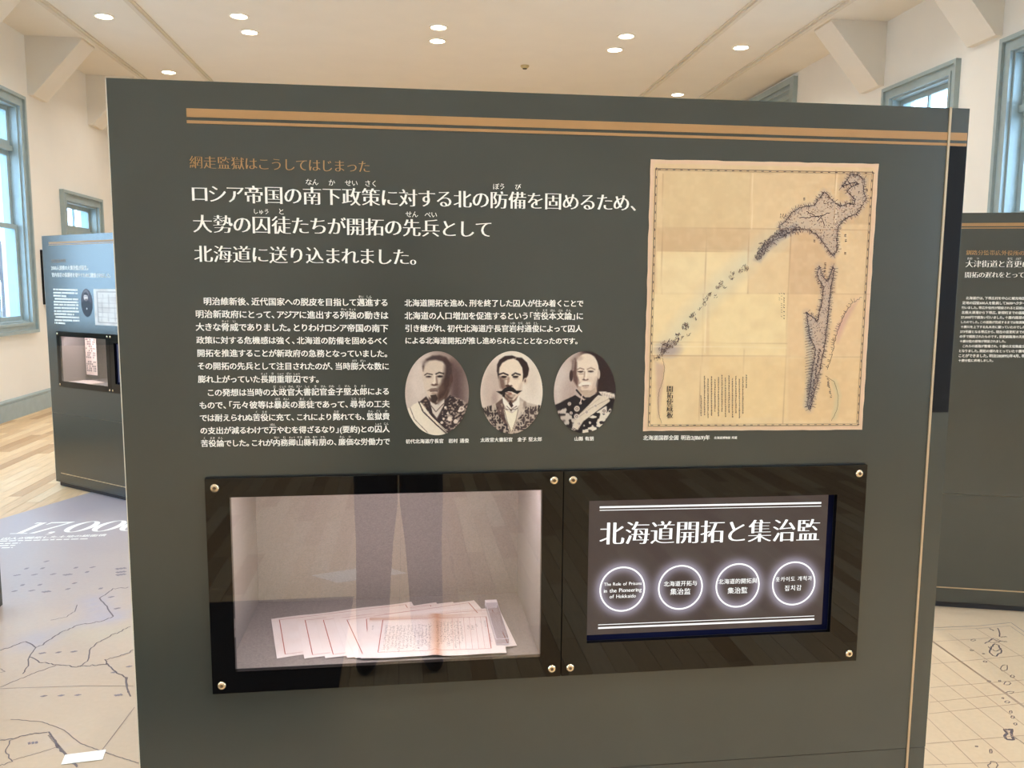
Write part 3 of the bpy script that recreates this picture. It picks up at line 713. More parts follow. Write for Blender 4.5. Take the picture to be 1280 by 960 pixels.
def man3(P):
    P.poly([(300, 40), (640, 40), (640, 480), (440, 480), (460, 250), (420, 120), (300, 90)], (46, 30, 30), 30)
    P.poly([(210, 150), (300, 60), (340, 90), (230, 190)], (120, 94, 86), 40, .7)
    P.ell(110, 350, 80, 200, (214, 198, 186), .9, alpha=.8); P.ell(190, 440, 70, 120, (170, 146, 136), .9, alpha=.5)
    P.poly([(60, 560), (250, 470), (330, 520), (460, 450), (560, 450), (640, 500), (640, 850), (100, 850)], (30, 22, 26), 6)
    em = np.clip((vnoise(P.X, P.Y, 33, 26)-0.45)*7, 0, 1)
    P.poly([(90, 620), (160, 590), (260, 700), (200, 800), (120, 720)], (220, 206, 190), 6, .9, em)
    P.poly([(340, 700), (560, 560), (590, 620), (480, 790), (320, 830)], (236, 224, 204), 7, .95, np.clip(em*1.6, 0, 1))
    P.poly([(466, 440), (520, 440), (612, 462), (622, 505), (560, 500), (500, 480)], (228, 214, 196), 6); 
    for i in range(6): P.ell(500+22*i, 462+7*i, 9, 15, (170, 150, 136), .5, alpha=.6)
    P.poly([(545, 500), (610, 500), (600, 560), (545, 640)], (30, 22, 26), 6)
    P.poly([(460, 470), (560, 495), (575, 530), (330, 712), (280, 790), (220, 800), (250, 690), (380, 560)], (220, 204, 182), 6)
    P.line([(250, 700), (400, 590), (560, 510)], 5, (150, 126, 110), 5, .7); P.line([(300, 640), (480, 500)], 4, (176, 152, 132), 5, .7)
    for x, y, r in ((198, 550, 16), (268, 596, 26), (266, 668, 24), (358, 628, 18), (440, 572, 15), (160, 598, 10), (300, 545, 12), (520, 620, 26), (290, 735, 16), (215, 635, 13), (240, 780, 18)):
        P.ell(x, y, r, r, (222, 206, 190), .3); P.ell(x, y, r*.55, r*.55, (112, 92, 84), .4); P.ell(x, y, r*.25, r*.25, (230, 216, 200), .5)
    for k in range(4): P.line([(215+k*14, 780), (232+k*14, 815)], 6, (50, 36, 36))
    P.poly([(270, 430), (310, 480), (380, 496), (450, 440), (440, 380), (290, 380)], (196, 172, 150), 8); P.line([(262, 424), (300, 468), (340, 500), (420, 500), (462, 462)], 16, (38, 26, 28), 6); P.line([(316, 470), (300, 540)], 9, (214, 196, 180))
    P.ell(350, 240, 112, 150, (232, 212, 190), .06); P.poly([(250, 300), (280, 400), (330, 445), (380, 445), (430, 400), (455, 300)], (228, 206, 184), 8)
    P.poly([(244, 130), (262, 170), (262, 280), (280, 330), (272, 400), (232, 340), (214, 250), (222, 160)], (92, 66, 60), 18, .95)
    P.ell(210, 292, 17, 52, (60, 40, 38), .3); P.ell(464, 280, 13, 44, (206, 184, 164), .3); P.line([(236, 150), (228, 240)], 14, (170, 150, 140), 12, .8)
    P.ell(284, 130, 30, 22, (190, 164, 146), .9, alpha=.7); P.line([(258, 240), (290, 222), (326, 234)], 10, (140, 112, 98), 8); P.line([(358, 234), (390, 220), (426, 236)], 10, (150, 122, 106), 8)
    P.ell(296, 256, 26, 9, (110, 82, 70), .6); P.ell(390, 254, 27, 9, (104, 78, 68), .6); P.line([(270, 254), (320, 250)], 6, (62, 42, 38)); P.line([(366, 248), (414, 250)], 6, (62, 42, 38)); P.ell(300, 276, 28, 6, (184, 156, 136), .8)
    P.ell(297, 258, 10, 6, (52, 36, 32), .5); P.ell(389, 256, 10, 6, (50, 34, 30), .5); P.poly([(270, 330), (300, 360), (300, 430), (276, 400)], (170, 142, 126), 24, .7); P.poly([(440, 300), (455, 300), (432, 400), (390, 445), (410, 380)], (196, 170, 150), 24, .6)
    P.line([(346, 246), (350, 310)], 12, (242, 226, 206), 12); P.line([(334, 256), (330, 316)], 10, (150, 120, 102), 12, .8); P.ell(342, 328, 28, 10, (104, 74, 62), .6); P.ell(346, 316, 14, 12, (238, 218, 196), .6)
    P.poly([(276, 378), (310, 350), (344, 348), (390, 352), (400, 380), (360, 374), (320, 380), (290, 392)], (236, 224, 208), 8); P.line([(316, 386), (372, 384)], 7, (96, 66, 58), 6); P.ell(346, 402, 24, 8, (196, 168, 148), .8); P.ell(350, 436, 50, 12, (168, 140, 120), .9, alpha=.6)
for (x0, x1, y0, y1, cw, fn, lb) in ((506.6, 586.2, 439.3, 544.2, (342, 455, 295, 388, (200, 182, 168)), man1, 'oval portrait of a bearded man with a pale sash'),
        (600.7, 678.3, 439.2, 542.3, (328, 449, 287, 381, (232, 218, 200)), man2, 'oval portrait of a man with a big dark moustache'),
        (692.4, 769.2, 439.2, 541.3, (338, 445, 284, 377, (196, 176, 162)), man3, 'oval portrait of a bald man with a white moustache')):
    cx, cz = at((x0+x1)/2, (y0+y1)/2); rx = (at(x1, (y0+y1)/2)[0]-at(x0, (y0+y1)/2)[0])/2; rz = (at((x0+x1)/2, y0)[1]-at((x0+x1)/2, y1)[1])/2
    portrait(main, cx, cz, rx, rz, cw, fn, label=lb)

# ---- old map print
def zm(x, y): return at(790+x/2.594, 190+y/2.594)
mt = [at(812.8, 199.4), at(1098, 205.0), at(1077.2, 537.0), at(803.8, 538.6)]
def bil(u, v):
    a, b, c, d = [np.array(p) for p in mt]
    return (a*(1-u)+b*u)*(1-v)+(d*(1-u)+c*u)*v
NX, NY = 200, 236
U, V = np.meshgrid(np.linspace(0, 1, NX), np.linspace(0, 1, NY)); U = U.ravel(); V = V.ravel()
mp_, b_, c2, d_ = [np.array(p) for p in mt]
XY = (np.outer(1-U, mp_)+np.outer(U, b_))*(1-V)[:, None]+(np.outer(1-U, d_)+np.outer(U, c2))*V[:, None]
XY[:, 0] += np.where((U == 0) | (U == 1), (vnoise(U*50, V*400, 4, 16)-0.5)*0.0012, 0); XY[:, 1] += np.where((V == 0) | (V == 1), (vnoise(U*400, V*50, 6, 16)-0.5)*0.001, 0)
# crop-pixel coordinates of the points
_w = np.stack([main_loc[0]+XY[:, 0]*c_, main_loc[1]+XY[:, 0]*s_, XY[:, 1]], 1)-EYE; _d = _w@_fw
PX = (640+FOC*(_w@_R)/_d-790)*2.594; PY = (480-FOC*(_w@_U)/_d-190)*2.594
P = Paint(PX, PY, (226, 196, 150))
P.put(np.clip(V*1.2-0.3, 0, 1)*0.6, (236, 208, 156)); P.put(np.clip(0.6-V*2.2, 0, 1)*0.75, (212, 182, 142)); P.put(np.clip(U*1.3-0.55, 0, 1)*.5, (220, 180, 138))
for q, (x0, y0, x1, y1, c) in enumerate(((80, 320, 375, 460, (240, 218, 168)), (250, 460, 500, 660, (240, 216, 162)), (60, 460, 240, 660, (240, 216, 164)), (80, 245, 380, 320, (206, 172, 130)), (510, 250, 660, 460, (208, 170, 130)), (670, 68, 770, 235, (206, 172, 130)), (100, 70, 380, 245, (216, 188, 142)), (380, 250, 510, 325, (214, 182, 140)), (250, 665, 500, 860, (232, 200, 146)), (505, 670, 740, 870, (224, 188, 138)), (505, 460, 740, 660, (226, 190, 144)))):
    P.poly([(x0, y0), (x1, y0), (x1, y1), (x0, y1)], c, 6, .75)
P.put(np.clip(vnoise(PX, PY, 1, 40)-0.4, 0, 1)*0.35, (200, 164, 120)); P.put(np.clip(vnoise(PX, PY, 2, 14)-0.5, 0, 1)*0.3, (244, 222, 180))
P.line([(115, 625), (240, 480), (390, 335), (480, 270)], 50, (208, 204, 180), 60, .6)
ez = np.minimum.reduce([U*738, (1-U)*738, V*880, (1-V)*880]); P.put((ez < 14)*0.75, (222, 186, 156)); P.put(np.clip(1-ez/6, 0, 1)*.4, (236, 206, 180))
c1 = lambda x, y: ((160+x/6.4)*2.594, (5+y/6.4)*2.594)
isl = [c1(*p) for p in ((150, 560), (200, 520), (255, 450), (300, 425), (340, 408), (430, 395), (470, 340), (510, 285), (560, 340), (600, 380), (640, 400), (700, 382), (750, 388), (756, 350), (722, 312), (690, 275), (735, 245), (790, 222), (760, 210), (700, 225), (650, 246), (690, 200), (718, 150), (782, 152), (836, 196), (818, 262), (842, 340), (815, 400), (765, 468), (700, 492), (652, 520), (620, 580), (612, 650), (612, 760), (586, 798), (545, 762), (500, 690), (450, 630), (390, 592), (320, 585), (250, 600), (180, 640))]
P.poly(isl, (190, 170, 156), 16, .6)
P.poly([(395, 350), (425, 298), (475, 258), (530, 232), (545, 250), (480, 288), (440, 322), (415, 356)], (158, 148, 146), 14, .75); P.line(isl+[isl[0]], 16, (170, 154, 148), 16, .45)
sak = [(605, 370), (620, 410), (635, 420), (650, 370), (655, 380), (645, 430), (635, 520), (625, 620), (600, 740), (575, 835), (568, 820), (585, 700), (595, 640), (575, 600), (565, 520), (600, 550), (615, 480), (620, 440), (600, 400)]
P.poly(sak, (182, 160, 150), 14, .6); P.line(sak+[sak[0]], 18, (176, 158, 150), 18, .45); P.poly([(700, 510), (735, 475), (700, 540), (665, 620), (660, 570)], (206, 160, 142), 14, .8)
P.line([(570, 560), (580, 700), (570, 820)], 16, (150, 156, 160), 26, .5); P.poly([(75, 680), (105, 690), (95, 780), (85, 860), (78, 760)], (196, 162, 140), 12, .8)
P.line([(655, 745), (668, 790), (655, 860)], 12, (196, 190, 150), 18, .7); P.ell(115, 640, 40, 24, (160, 144, 146), .8, alpha=.7)
def crease(a, b, c=(178, 138, 104), w=1.6, al=.7): P.line([a, b], w, c, 2.5, al)
for a, b in (((100, 243), (515, 250)), ((515, 250), (775, 255)), ((70, 322), (390, 322)), ((240, 250), (236, 460)), ((378, 250), (374, 460)), ((515, 255), (506, 460)), ((65, 458), (375, 460)), ((370, 460), (770, 462)), ((60, 617), (500, 620)), ((60, 660), (745, 664)), ((506, 460), (488, 880)), ((232, 460), (226, 660)), ((226, 660), (215, 870)), ((362, 640), (358, 720)), ((100, 70), (95, 460)), ((660, 60), (655, 260)), ((385, 70), (378, 250))): crease(a, b)
for a, b in (((390, 70), (388, 250)), ((60, 630), (500, 634)), ((662, 70), (658, 250)), ((240, 470), (236, 650))): crease(a, b, (246, 226, 190), 3, .5)
P.C = P.C*0.94+np.array((255, 226, 192))*0.07
coloured_mesh('map_print', [(x, -0.0011, z) for x, z in XY], grid_faces(NX, NY), P.C, m_print, main, 'old brown map sheet of islands with ink coastlines')
ink = Print(); sc = 1/2.594/710
def zs(pts): return [zm(*p) for p in pts]
def jag(pts, step=5, amp=2.2, closed=False, rr=random):
    out = []; Q = pts+[pts[0]] if closed else pts
    for a, b in zip(Q, Q[1:]):
        L = math.hypot(b[0]-a[0], b[1]-a[1]); n = max(1, int(L/step))
        for i in range(n): t = i/n; out.append((a[0]+(b[0]-a[0])*t+rr.uniform(-amp, amp), a[1]+(b[1]-a[1])*t+rr.uniform(-amp, amp)))
    out.append(Q[-1]); return out
def coast(pts, w=1.6, closed=False, amp=2.2, hatch=7, hl=(5, 14), side=1, step=5, mi=0):
    J = jag(pts, step, amp, closed); ink.ribbon(zs(J), w*sc, mi=mi)
    if hatch:
        for i in range(1, len(J)-1):
            if random.random() < hatch/10:
                a, b = J[i-1], J[i+1]; dx, dy = b[0]-a[0], b[1]-a[1]; L = math.hypot(dx, dy)+1e-6
                n = (-dy/L*side, dx/L*side); h = random.uniform(*hl); s0 = J[i]
                e = (s0[0]+n[0]*h+random.uniform(-2, 2), s0[1]+n[1]*h+random.uniform(-2, 2)); ink.ribbon(zs([s0, e]), 1.2*sc, mi=mi)
coast(isl, 1.5, True, hatch=9, hl=(5, 13), side=-1); coast(isl, 1.2, True, amp=4, hatch=6, hl=(4, 12), side=1)
coast(sak, 1.8, True, hatch=9, hl=(5, 14), side=-1, step=4); coast(sak, 1.0, True, amp=3.5, hatch=4, hl=(3, 7), side=1)
def speck(n, poly, L=(2, 6), w=1.3, mi=0):
    pp = np.array(poly); x0, y0 = pp.min(0); x1, y1 = pp.max(0); k = 0
    while k < n:
        x, y = random.uniform(x0, x1), random.uniform(y0, y1); ins = False
        for i in range(len(pp)):
            a, b = pp[i-1], pp[i]
            if (a[1] > y) != (b[1] > y) and x < (b[0]-a[0])*(y-a[1])/(b[1]-a[1])+a[0]: ins = not ins
        if ins:
            a = random.random()*PI; l = random.uniform(*L); ink.ribbon(zs([(x, y), (x+l*math.cos(a), y+l*math.sin(a))]), w*sc, mi=mi); k += 1
speck(300, isl, mi=1); speck(120, isl, (3, 7)); speck(230, sak, (2, 5))
for a in ([(540, 215), (575, 212), (600, 208), (622, 205)], [(600, 225), (612, 210), (628, 200), (640, 198)], [(612, 210), (618, 228), (622, 240)], [(565, 195), (590, 205), (606, 214)]): ink.ribbon(zs(jag(a, 4, 2)), 2.2*sc)
chain = [((540, 240), (470, 268), 26), ((470, 265), (430, 310), 20), ((435, 290), (405, 345), 22)]
for a, b, r in chain:
    for k in range(46):
        t = random.random(); x = a[0]+(b[0]-a[0])*t+random.uniform(-r, r)*.45; y = a[1]+(b[1]-a[1])*t+random.uniform(-r, r)*.6
        an = random.uniform(0, PI); l = random.uniform(4, 11); ink.ribbon(zs([(x, y), (x+l*math.cos(an), y+l*math.sin(an))]), 1.6*sc)
coast([(500, 270), (470, 280), (440, 300), (425, 330), (412, 350), (400, 345), (405, 325), (430, 295), (460, 270), (500, 255)], 1.8, hatch=6)
for x, y, r, n in ((365, 378, 13, 22), (350, 388, 8, 12), (325, 395, 7, 8), (322, 410, 9, 9), (288, 428, 10, 16), (278, 440, 8, 14), (296, 440, 6, 6), (250, 465, 8, 10), (240, 478, 9, 10), (268, 470, 6, 6), (232, 495, 8, 8), (218, 510, 5, 5), (200, 530, 8, 12), (190, 535, 5, 7), (205, 545, 4, 5), (172, 570, 11, 26), (170, 560, 8, 12), (150, 600, 14, 26), (140, 615, 14, 22), (120, 625, 18, 44), (105, 640, 18, 44), (95, 650, 14, 26), (90, 665, 9, 16), (75, 670, 8, 10), (180, 595, 7, 6), (104, 622, 12, 14), (484, 210, 9, 12), (500, 208, 6, 5)):
    for k in range(n):
        an = random.uniform(0, 2*PI); d = r*math.sqrt(random.random()); l = random.uniform(3, 8); a2 = random.uniform(0.3, 2.2)
        xx, yy = x+d*math.cos(an), y+d*math.sin(an)*.8; ink.ribbon(zs([(xx, yy), (xx+l*math.cos(a2), yy-l*math.sin(a2))]), 1.5*sc, mi=k % 2)
coast([(98, 668), (105, 700), (100, 740), (88, 770), (84, 800), (86, 850), (95, 880)], 1.3, hatch=0, amp=1.2, mi=1)
coast([(743, 470), (712, 490), (695, 512), (672, 560), (660, 600), (645, 660), (632, 705)], 1.4, hatch=6, hl=(4, 13), side=1, mi=0)
coast([(625, 725), (655, 745), (668, 790), (664, 835), (645, 872)], 1.3, hatch=0, amp=.8, mi=1)
for y in range(570, 800, 9): ink.ribbon(zs([(566+random.uniform(-8, 2), y), (584+random.uniform(-4, 4), y-6)]), 1.3*sc)
for k in range(46): y = 640+k*4.2; x = 605-k*.72+random.uniform(-3, 3); ink.ribbon(zs([(x, y), (x+5, y+2)]), 3.0*sc)
for k in range(14): ink.ribbon(zs([(632+k*.8+random.uniform(-5, 5), 735+k*4.5), (636+k*.8, 737+k*4.5)]), 2.2*sc)
for f, w in ((0, 3.0), (6, 1.2)):
    a, b, c, d = (76+f, 54+f), (781-f, 66+f), (732-f, 886-f), (52+f, 889-f); ink.ribbon(zs([a, b, c, d]), w*sc, True, mi=1)
for k in range(60):
    t = k/59; 
    if k % 2: ink.ribbon([zm(76+(781-76)*t-4, 57+12*t), zm(76+(781-76)*t+4, 57+12*t)], 2*sc); ink.ribbon([zm(52+(732-52)*t-4, 886-3*t), zm(52+(732-52)*t+4, 886-3*t)], 2*sc)
    else: ink.ribbon([zm(79-24*t, 54+835*t-4), zm(79-24*t, 54+835*t+4)], 2.4*sc); ink.ribbon([zm(778-49*t, 66+820*t-4), zm(778-49*t, 66+820*t+4)], 2.4*sc)
for c in range(14):
    x = 370-c*11.3; y0 = 722+(c*7) % 16; y1 = 860-(c*11) % 20
    if c == 0: y0, y1 = 722, 765
    if c == 13: y0, y1 = 790, 852
    y = y0
    while y < y1:
        for q in range(3): ink.ribbon(zs([(x-2.5+random.random()*1.5, y+q*2.2), (x+random.random()*2.5, y+q*2.2+random.uniform(-1, 1))]), 1.3*sc)
        ink.ribbon(zs([(x+random.uniform(-1, 1), y), (x, y+5)]), 1.1*sc); y += 7.6
for c, (x, y0, y1) in enumerate(((492, 458, 545), (484, 458, 545), (477, 458, 480))):
    y = y0
    while y < y1: ink.ribbon(zs([(x-2, y), (x+1.5, y+random.uniform(0, 4))]), (2.6 if c == 0 else 1.3)*sc); y += random.choice((7, 9, 14))
for x, y in ((625, 360), (625, 372), (624, 384), (557, 150), (597, 150), (760, 120), (690, 268), (692, 285), (690, 325), (590, 285)): 
    for q in range(3): ink.ribbon(zs([(x-3, y+q*3), (x+3, y+q*3+random.uniform(-2, 2))]), 1.6*sc)
ink.build('map_ink', [m_ink, m_inkb], main, on_main(0.0015), kind='stuff')
seal = Print()
for k, ch in enumerate('開拓使蔵板'):
    y = 768+k*21; text_line(seal, ch, zm(111, y), zm(133, y), 'serif_bold')
seal.build('seal_text', m_inkd, main, on_main(0.0015), 'five handwritten characters down the lower left of the map')

# ---- screen picture
sx0, sx1, sz0, sz1 = at(736.5, 625)[0], at(1037, 616)[0], 0.812, 1.0755
NXs, NYs = 190, 108
U, V = np.meshgrid(np.linspace(0, 1, NXs), np.linspace(0, 1, NYs)); U = U.ravel(); V = V.ravel()
SX = sx0+(sx1-sx0)*U; SZ = sz1+(sz0-sz1)*V
P = Paint(SX, SZ, (66, 56, 56)); P.put(np.clip(0.3-V, 0, 1)*.4, (84, 72, 66))
cs = [at(690+x/3.2, 570+y/3.2) for x, y in ((283, 535), (516, 528), (745, 520), (970, 512))]; CR = 0.0427
for cx, cz in cs:
    d = np.hypot(SX-cx, SZ-cz); P.put(np.exp(-((d-CR)/0.0125)**2)*0.60, (205, 200, 228))
coloured_mesh('screen_picture', [(x, 0.0035, z) for x, z in zip(SX, SZ)], grid_faces(NXs, NYs), P.C, m_screen, main, 'lit brown screen picture with four glowing rings')
scr = Print(); S3 = lambda x, y: at(690+x/3.2, 570+y/3.2); u = 1/3.2/710
for cx, cz in cs: scr.ribbon([(cx+CR*math.cos(a), cz+CR*math.sin(a)) for a in np.linspace(0, 2*PI, 97)[:-1]], 7*u, True)
for a, b, w in (((192, 207), (1080, 189), 8), ((192, 219), (1080, 202), 3), ((186, 678), (1052, 642), 3), ((186, 691), (1052, 655), 8)): scr.ribbon([S3(*a), S3(*b)], w*u)
scr.build('screen_graphics', m_screenw, main, on_main(-0.0030))
scr = Print(); text_line(scr, '北海道開拓と集治監', S3(190, 312), S3(1076, 297), 'serif_bold'); scr.build('screen_title', m_screenw, main, on_main(-0.0028))
scr = Print()
for t, a, b in (('The Role of Prisons', (209, 515), (361, 510)), ('in the Pioneering', (208, 541), (361, 535)), ('of Hokkaido', (231, 564), (338, 560)), ('北海道开拓与', (448, 514), (584, 510)), ('集治监', (474, 545), (557, 543)),
                ('北海道的開拓與', (667, 505), (824, 500)), ('集治監', (704, 541), (785, 538)), ('홋카이도 개척과', (896, 496), (1045, 490)), ('집치감', (932, 531), (1003, 528))):
    text_line(scr, t, S3(*a), S3(*b), 'semibold')
scr.build('screen_captions', m_screenw, main, on_main(-0.0028), kind='stuff')

# ---- papers in the showcase
ZP = 0.7682
def sheet(name, cx, cy, ang, w, h, z, label, group=None, cat='document', curl=0.0006, wav=0.0004, seed=0, rules=True, fold=False):
    t = empty(name, (cx, cy, z), ang, label, cat, group)
    nx, ny = 28, 14; rr = np.random.RandomState(seed)
    xs = np.linspace(-w/2, w/2, nx); ys = np.linspace(-h/2, h/2, ny)
    def zz(x, y): return wav*(math.sin(x*30+seed)+1)*0.5+curl*(abs(x)/(w/2))**4*(0.5+0.5*math.sin(seed*2.1))+(0.0035*math.exp(-(x/0.006)**2) if fold else 0)
    vs = [(x, y+(0.0015*math.sin(x*47+seed) if j in (0, ny-1) else 0), zz(x, y)) for j, y in enumerate(ys) for x in xs]
    X = np.array([v[0] for v in vs]); Y = np.array([v[1] for v in vs])
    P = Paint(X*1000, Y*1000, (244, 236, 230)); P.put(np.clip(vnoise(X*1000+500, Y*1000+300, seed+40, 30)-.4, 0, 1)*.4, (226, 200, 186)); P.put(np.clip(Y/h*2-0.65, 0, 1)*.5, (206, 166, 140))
    if fold:
        P.put(np.exp(-((X-0.004)/0.010)**2)*.75, (206, 150, 112)); P.put(np.exp(-((X-0.02)/0.03)**2)*np.clip(Y/h+.5, 0, 1)*.35, (214, 170, 134)); P.line([(-150, 84), (150, 94)], 8, (200, 150, 118), 8, .8)
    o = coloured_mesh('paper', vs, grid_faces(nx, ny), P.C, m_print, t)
    so = o.modifiers.new('thickness', 'SOLIDIFY'); so.thickness = 0.0003; so.offset = -1
    pr = Print()
    if rules:
        a, b = w/2-(0.028 if fold else 0.016), h/2-(0.022 if fold else 0.012)
        pr.ribbon([(-a, -b), (a, -b)], 0.0011); pr.ribbon([(-a, b), (a, b)], 0.0011)
        pr.ribbon([(-a, -b), (-a, b)], 0.0016); pr.ribbon([(a, -b), (a, b)], 0.0016)
        if fold: pr.rect(0, 0.001, -b, b)
        # subdivide so the ruling follows the paper
        pr2 = Print()
        for s0, s1, wd in (((-a, -b), (a, -b), .0011), ((-a, b), (a, b), .0011), ((-a, -b), (-a, b), .0016), ((a, -b), (a, b), .0016)):
            pr2.ribbon([(s0[0]+(s1[0]-s0[0])*k/30, s0[1]+(s1[1]-s0[1])*k/30) for k in range(31)], wd)
        if fold:
            for q in range(6): xx = a-0.012*(q+1); pr2.ribbon([(xx, -b+(2*b)*k/6) for k in range(7)], 0.0004)
        pr2.build('red_ruling', m_red, t, lambda x, y: (x, y, zz(x, y)+0.0005))
    return t, zz
corner = [(-0.2650, 1.5150), (-0.2130, 1.5060), (-0.1740, 1.5030), (-0.1330, 1.4990), (-0.1180, 1.4960), (-0.1080, 1.4930)]
for k, (bx, by) in enumerate(corner):          # lower left corners and turn of the fanned sheets
    ang = math.radians((12.6, 12.0, 12.4, 13.0, 14.5, 5.0)[k]); cx = bx+0.150*math.cos(ang)-0.0975*math.sin(ang); cy = by+0.150*math.sin(ang)+0.0975*math.cos(ang)
    sheet('manuscript_sheet', cx, cy, ang, 0.300, 0.195, ZP+0.0004+0.0006*k,
          ['lowest sheet of the fanned papers in the showcase, its corner farthest left', 'second sheet from the left in the fanned papers', 'third sheet from the left in the fanned papers', 'fourth sheet from the left in the fanned papers', 'fifth sheet from the left, its red rule steeply slanted', 'sheet lying directly under the written document'][k], 'fanned manuscript sheets', seed=k)
doc, dz = sheet('manuscript_document', 0.0330, 1.5860, math.radians(-1.2), 0.272, 0.198, ZP+0.0048, 'open written document with brown centre fold on top of the fanned papers', seed=9, fold=True)
wr = Print(); rr = random.Random(4)
def column(x, y0, y1, w=0.0042, s=0.00075):
    y = y0
    while y > y1:
        for q in range(5):
            xa = x+rr.uniform(-w/2, w/2); ya = y-rr.uniform(0, 0.004)
            wr.ribbon([(xa, ya), (xa+rr.uniform(-w, w)*.6, ya-rr.uniform(0, .0018))], s)
        y -= rr.choice((0.0062, 0.007, 0.0085))
for i in range(13): column(-0.098+i*0.0073, 0.048-(i % 3)*.003, -0.072+(i*5 % 4)*.006)
for i in range(8): column(0.006+i*0.0068, 0.058-(i % 2)*.004, -0.068+(i*7 % 5)*.008)
column(0.068, 0.036, 0.014); column(0.077, 0.034, 0.014); column(0.085, 0.04, 0.03); column(0.095, .052, .045)
column(0.104, 0.056, 0.022, .003); column(0.110, -0.01, -0.05, .003); column(-0.126, 0.05, 0.03, .003)
wr.build('handwriting', m_inkd, doc, lambda x, y: (x, y, dz(x, y)+0.0006))
pw = empty('paperweight', (0.1600, 1.6180, ZP+0.0062), math.radians(1.5), 'clear acrylic bar weighing down the right end of the papers', 'paperweight')
MB().box(-0.0125, 0.0125, -0.100, 0.100, 0, 0.013).build('bar', m_acryl, pw)
MB().box(-0.0127, 0.0127, 0.085, 0.1002, 0.0001, 0.0132).build('pale_end', m_highlight, pw, label='pale far end')  # bright ends of the clear bar put in as white pieces
MB().box(-0.0127, 0.0127, -0.1004, -0.100, 0.0, 0.003).build('pale_end', m_highlight, pw, label='pale lower edge of the near end')
MB().box(-0.0128, -0.0120, -0.100, 0.100, 0.0122, 0.0132).box(0.0120, 0.0128, -0.100, 0.100, 0.0122, 0.0132).box(-0.0128, 0.0128, -0.1004, -0.0995, 0.0122, 0.0132).build('edge_highlight', m_highlight, pw, kind='stuff')  # highlights along the top edges, built as thin white boxes

# ------------------------------------------------------------------ right panel
rz = math.radians(-15.75)
rl = (2.383-0.15*math.cos(rz), 3.405-0.15*math.sin(rz), 0)
rp = empty('exhibition_stand', rl, rz, 'grey-green panel with white text, cut off by the right edge of the picture', 'display panel')
make_panel(rp, case=False, dep=0.2, vline=False, x_bar=0.02)
ar = plane_map(rl, rz)
g8 = lambda x, y: (1180+x/8, 260+y/8); h8 = lambda x, y: (1180+x/8, 360+y/8)
lines(rp, ar, on_main(), [('釧路分監帯広外役所の', g8(218, 446), g8(806, 450))], 'title_text', m_goldtxt, 'serif_bold')
lines(rp, ar, on_main(), [('大{おお}津{つ}街道と音{おと}更{ふけ}山', g8(212, 558), g8(862, 560)), ('開拓の遅れをとって', g8(205, 668), g8(806, 668))], 'heading_text', m_white, 'serif_bold')
rb = ['北海道庁は、下帯広村を中心に補充地区', '定地の囚徒600人を動員して3600ヘクター', '行いました。帯広外役所が開設されると囚徒は', '北根大津港から下帯広、新得町までの道路', '27,000円で請負い行いました。十勝内陸部の', 'したのでした。この道路が完成するまでは物資輸',
      '十勝川を上下する丸木舟に頼っていたのでした', '273号線となる帯広から、現在の音更町までの', 'の手で開削されたものです。音更釧路港の天然', '十勝分監の建物が開設されました。', 'これらの道路が整備され、十勝の文化物産交', 'となりました。開拓の遅れをとっていた十勝地', 'ことができました。明治28(1895)年4月、帯', '十勝分監に昇格しました。']
st = [218, 182, 176, 174, 168, 165, 165, 160, 155, 155, 182, 145, 142, 142]; en = {9: 625, 13: 500}
lines(rp, ar, on_main(), [(t, h8(st[i], 100+i*48), h8(en.get(i, 812), 100+i*48+(4 if i not in en else 1))) for i, t in enumerate(rb)], 'body_text', m_white, 'heavy')

# ------------------------------------------------------------------ left panel
lz = math.radians(-38.59); ll = (-2.623, 6.227, 0)
lp = empty('exhibition_stand', ll, lz, 'far left panel shining blue from the windows, with a small portrait and showcase', 'display panel')
make_panel(lp, dep=0.42, vline=False, x_bar=0.085)
al = plane_map(ll, lz); g15 = lambda x, y: (60+x/15.06, 300+y/15.06); g7 = lambda x, y: (40+x/6.858, 290+y/6.858)
def ext(a, b, u):   # point at horizontal position u on the line a-b
    t = (u-a[0])/(b[0]-a[0]); return (a[0]+(b[0]-a[0])*t, a[1]+(b[1]-a[1])*t)
lines(lp, al, on_main(), [('大集治監の時代', g15(60, 400), g15(340, 388))], 'title_text', m_goldtxt, 'serif')
lines(lp, al, on_main(), [('2000人規模の大集治監が誕生。', g15(60, 526), g15(770, 522)), ('管内各区の保護者を増やすために建設されました。', g15(72, 655), g15(1195, 668))], 'heading_text', m_white, 'bold')
tp = Print(); tr = random.Random(8)
for i, y in enumerate((492, 520, 545, 572, 598, 622, 650, 677, 702, 728, 755, 778)):
    a = al(*g7(183+i*1.2+(10 if i in (3, 9) else 0), y)); b = al(*g7({2: 295, 8: 362, 11: 285}.get(i, 392+i*1.6), y+6)); L = b[0]-a[0]; x = 0
    while x < L:
        wd = tr.choice((.012, .010, .008)); tp.rect(a[0]+x, min(a[0]+x+wd*.86, b[0]), a[1]-.006+(b[1]-a[1])*x/L, a[1]+.006+(b[1]-a[1])*x/L); x += wd+(.006 if tr.random() < .08 else 0)
tp.build('body_text', m_white, lp, on_main(), 'block of small white text lines', kind='stuff')
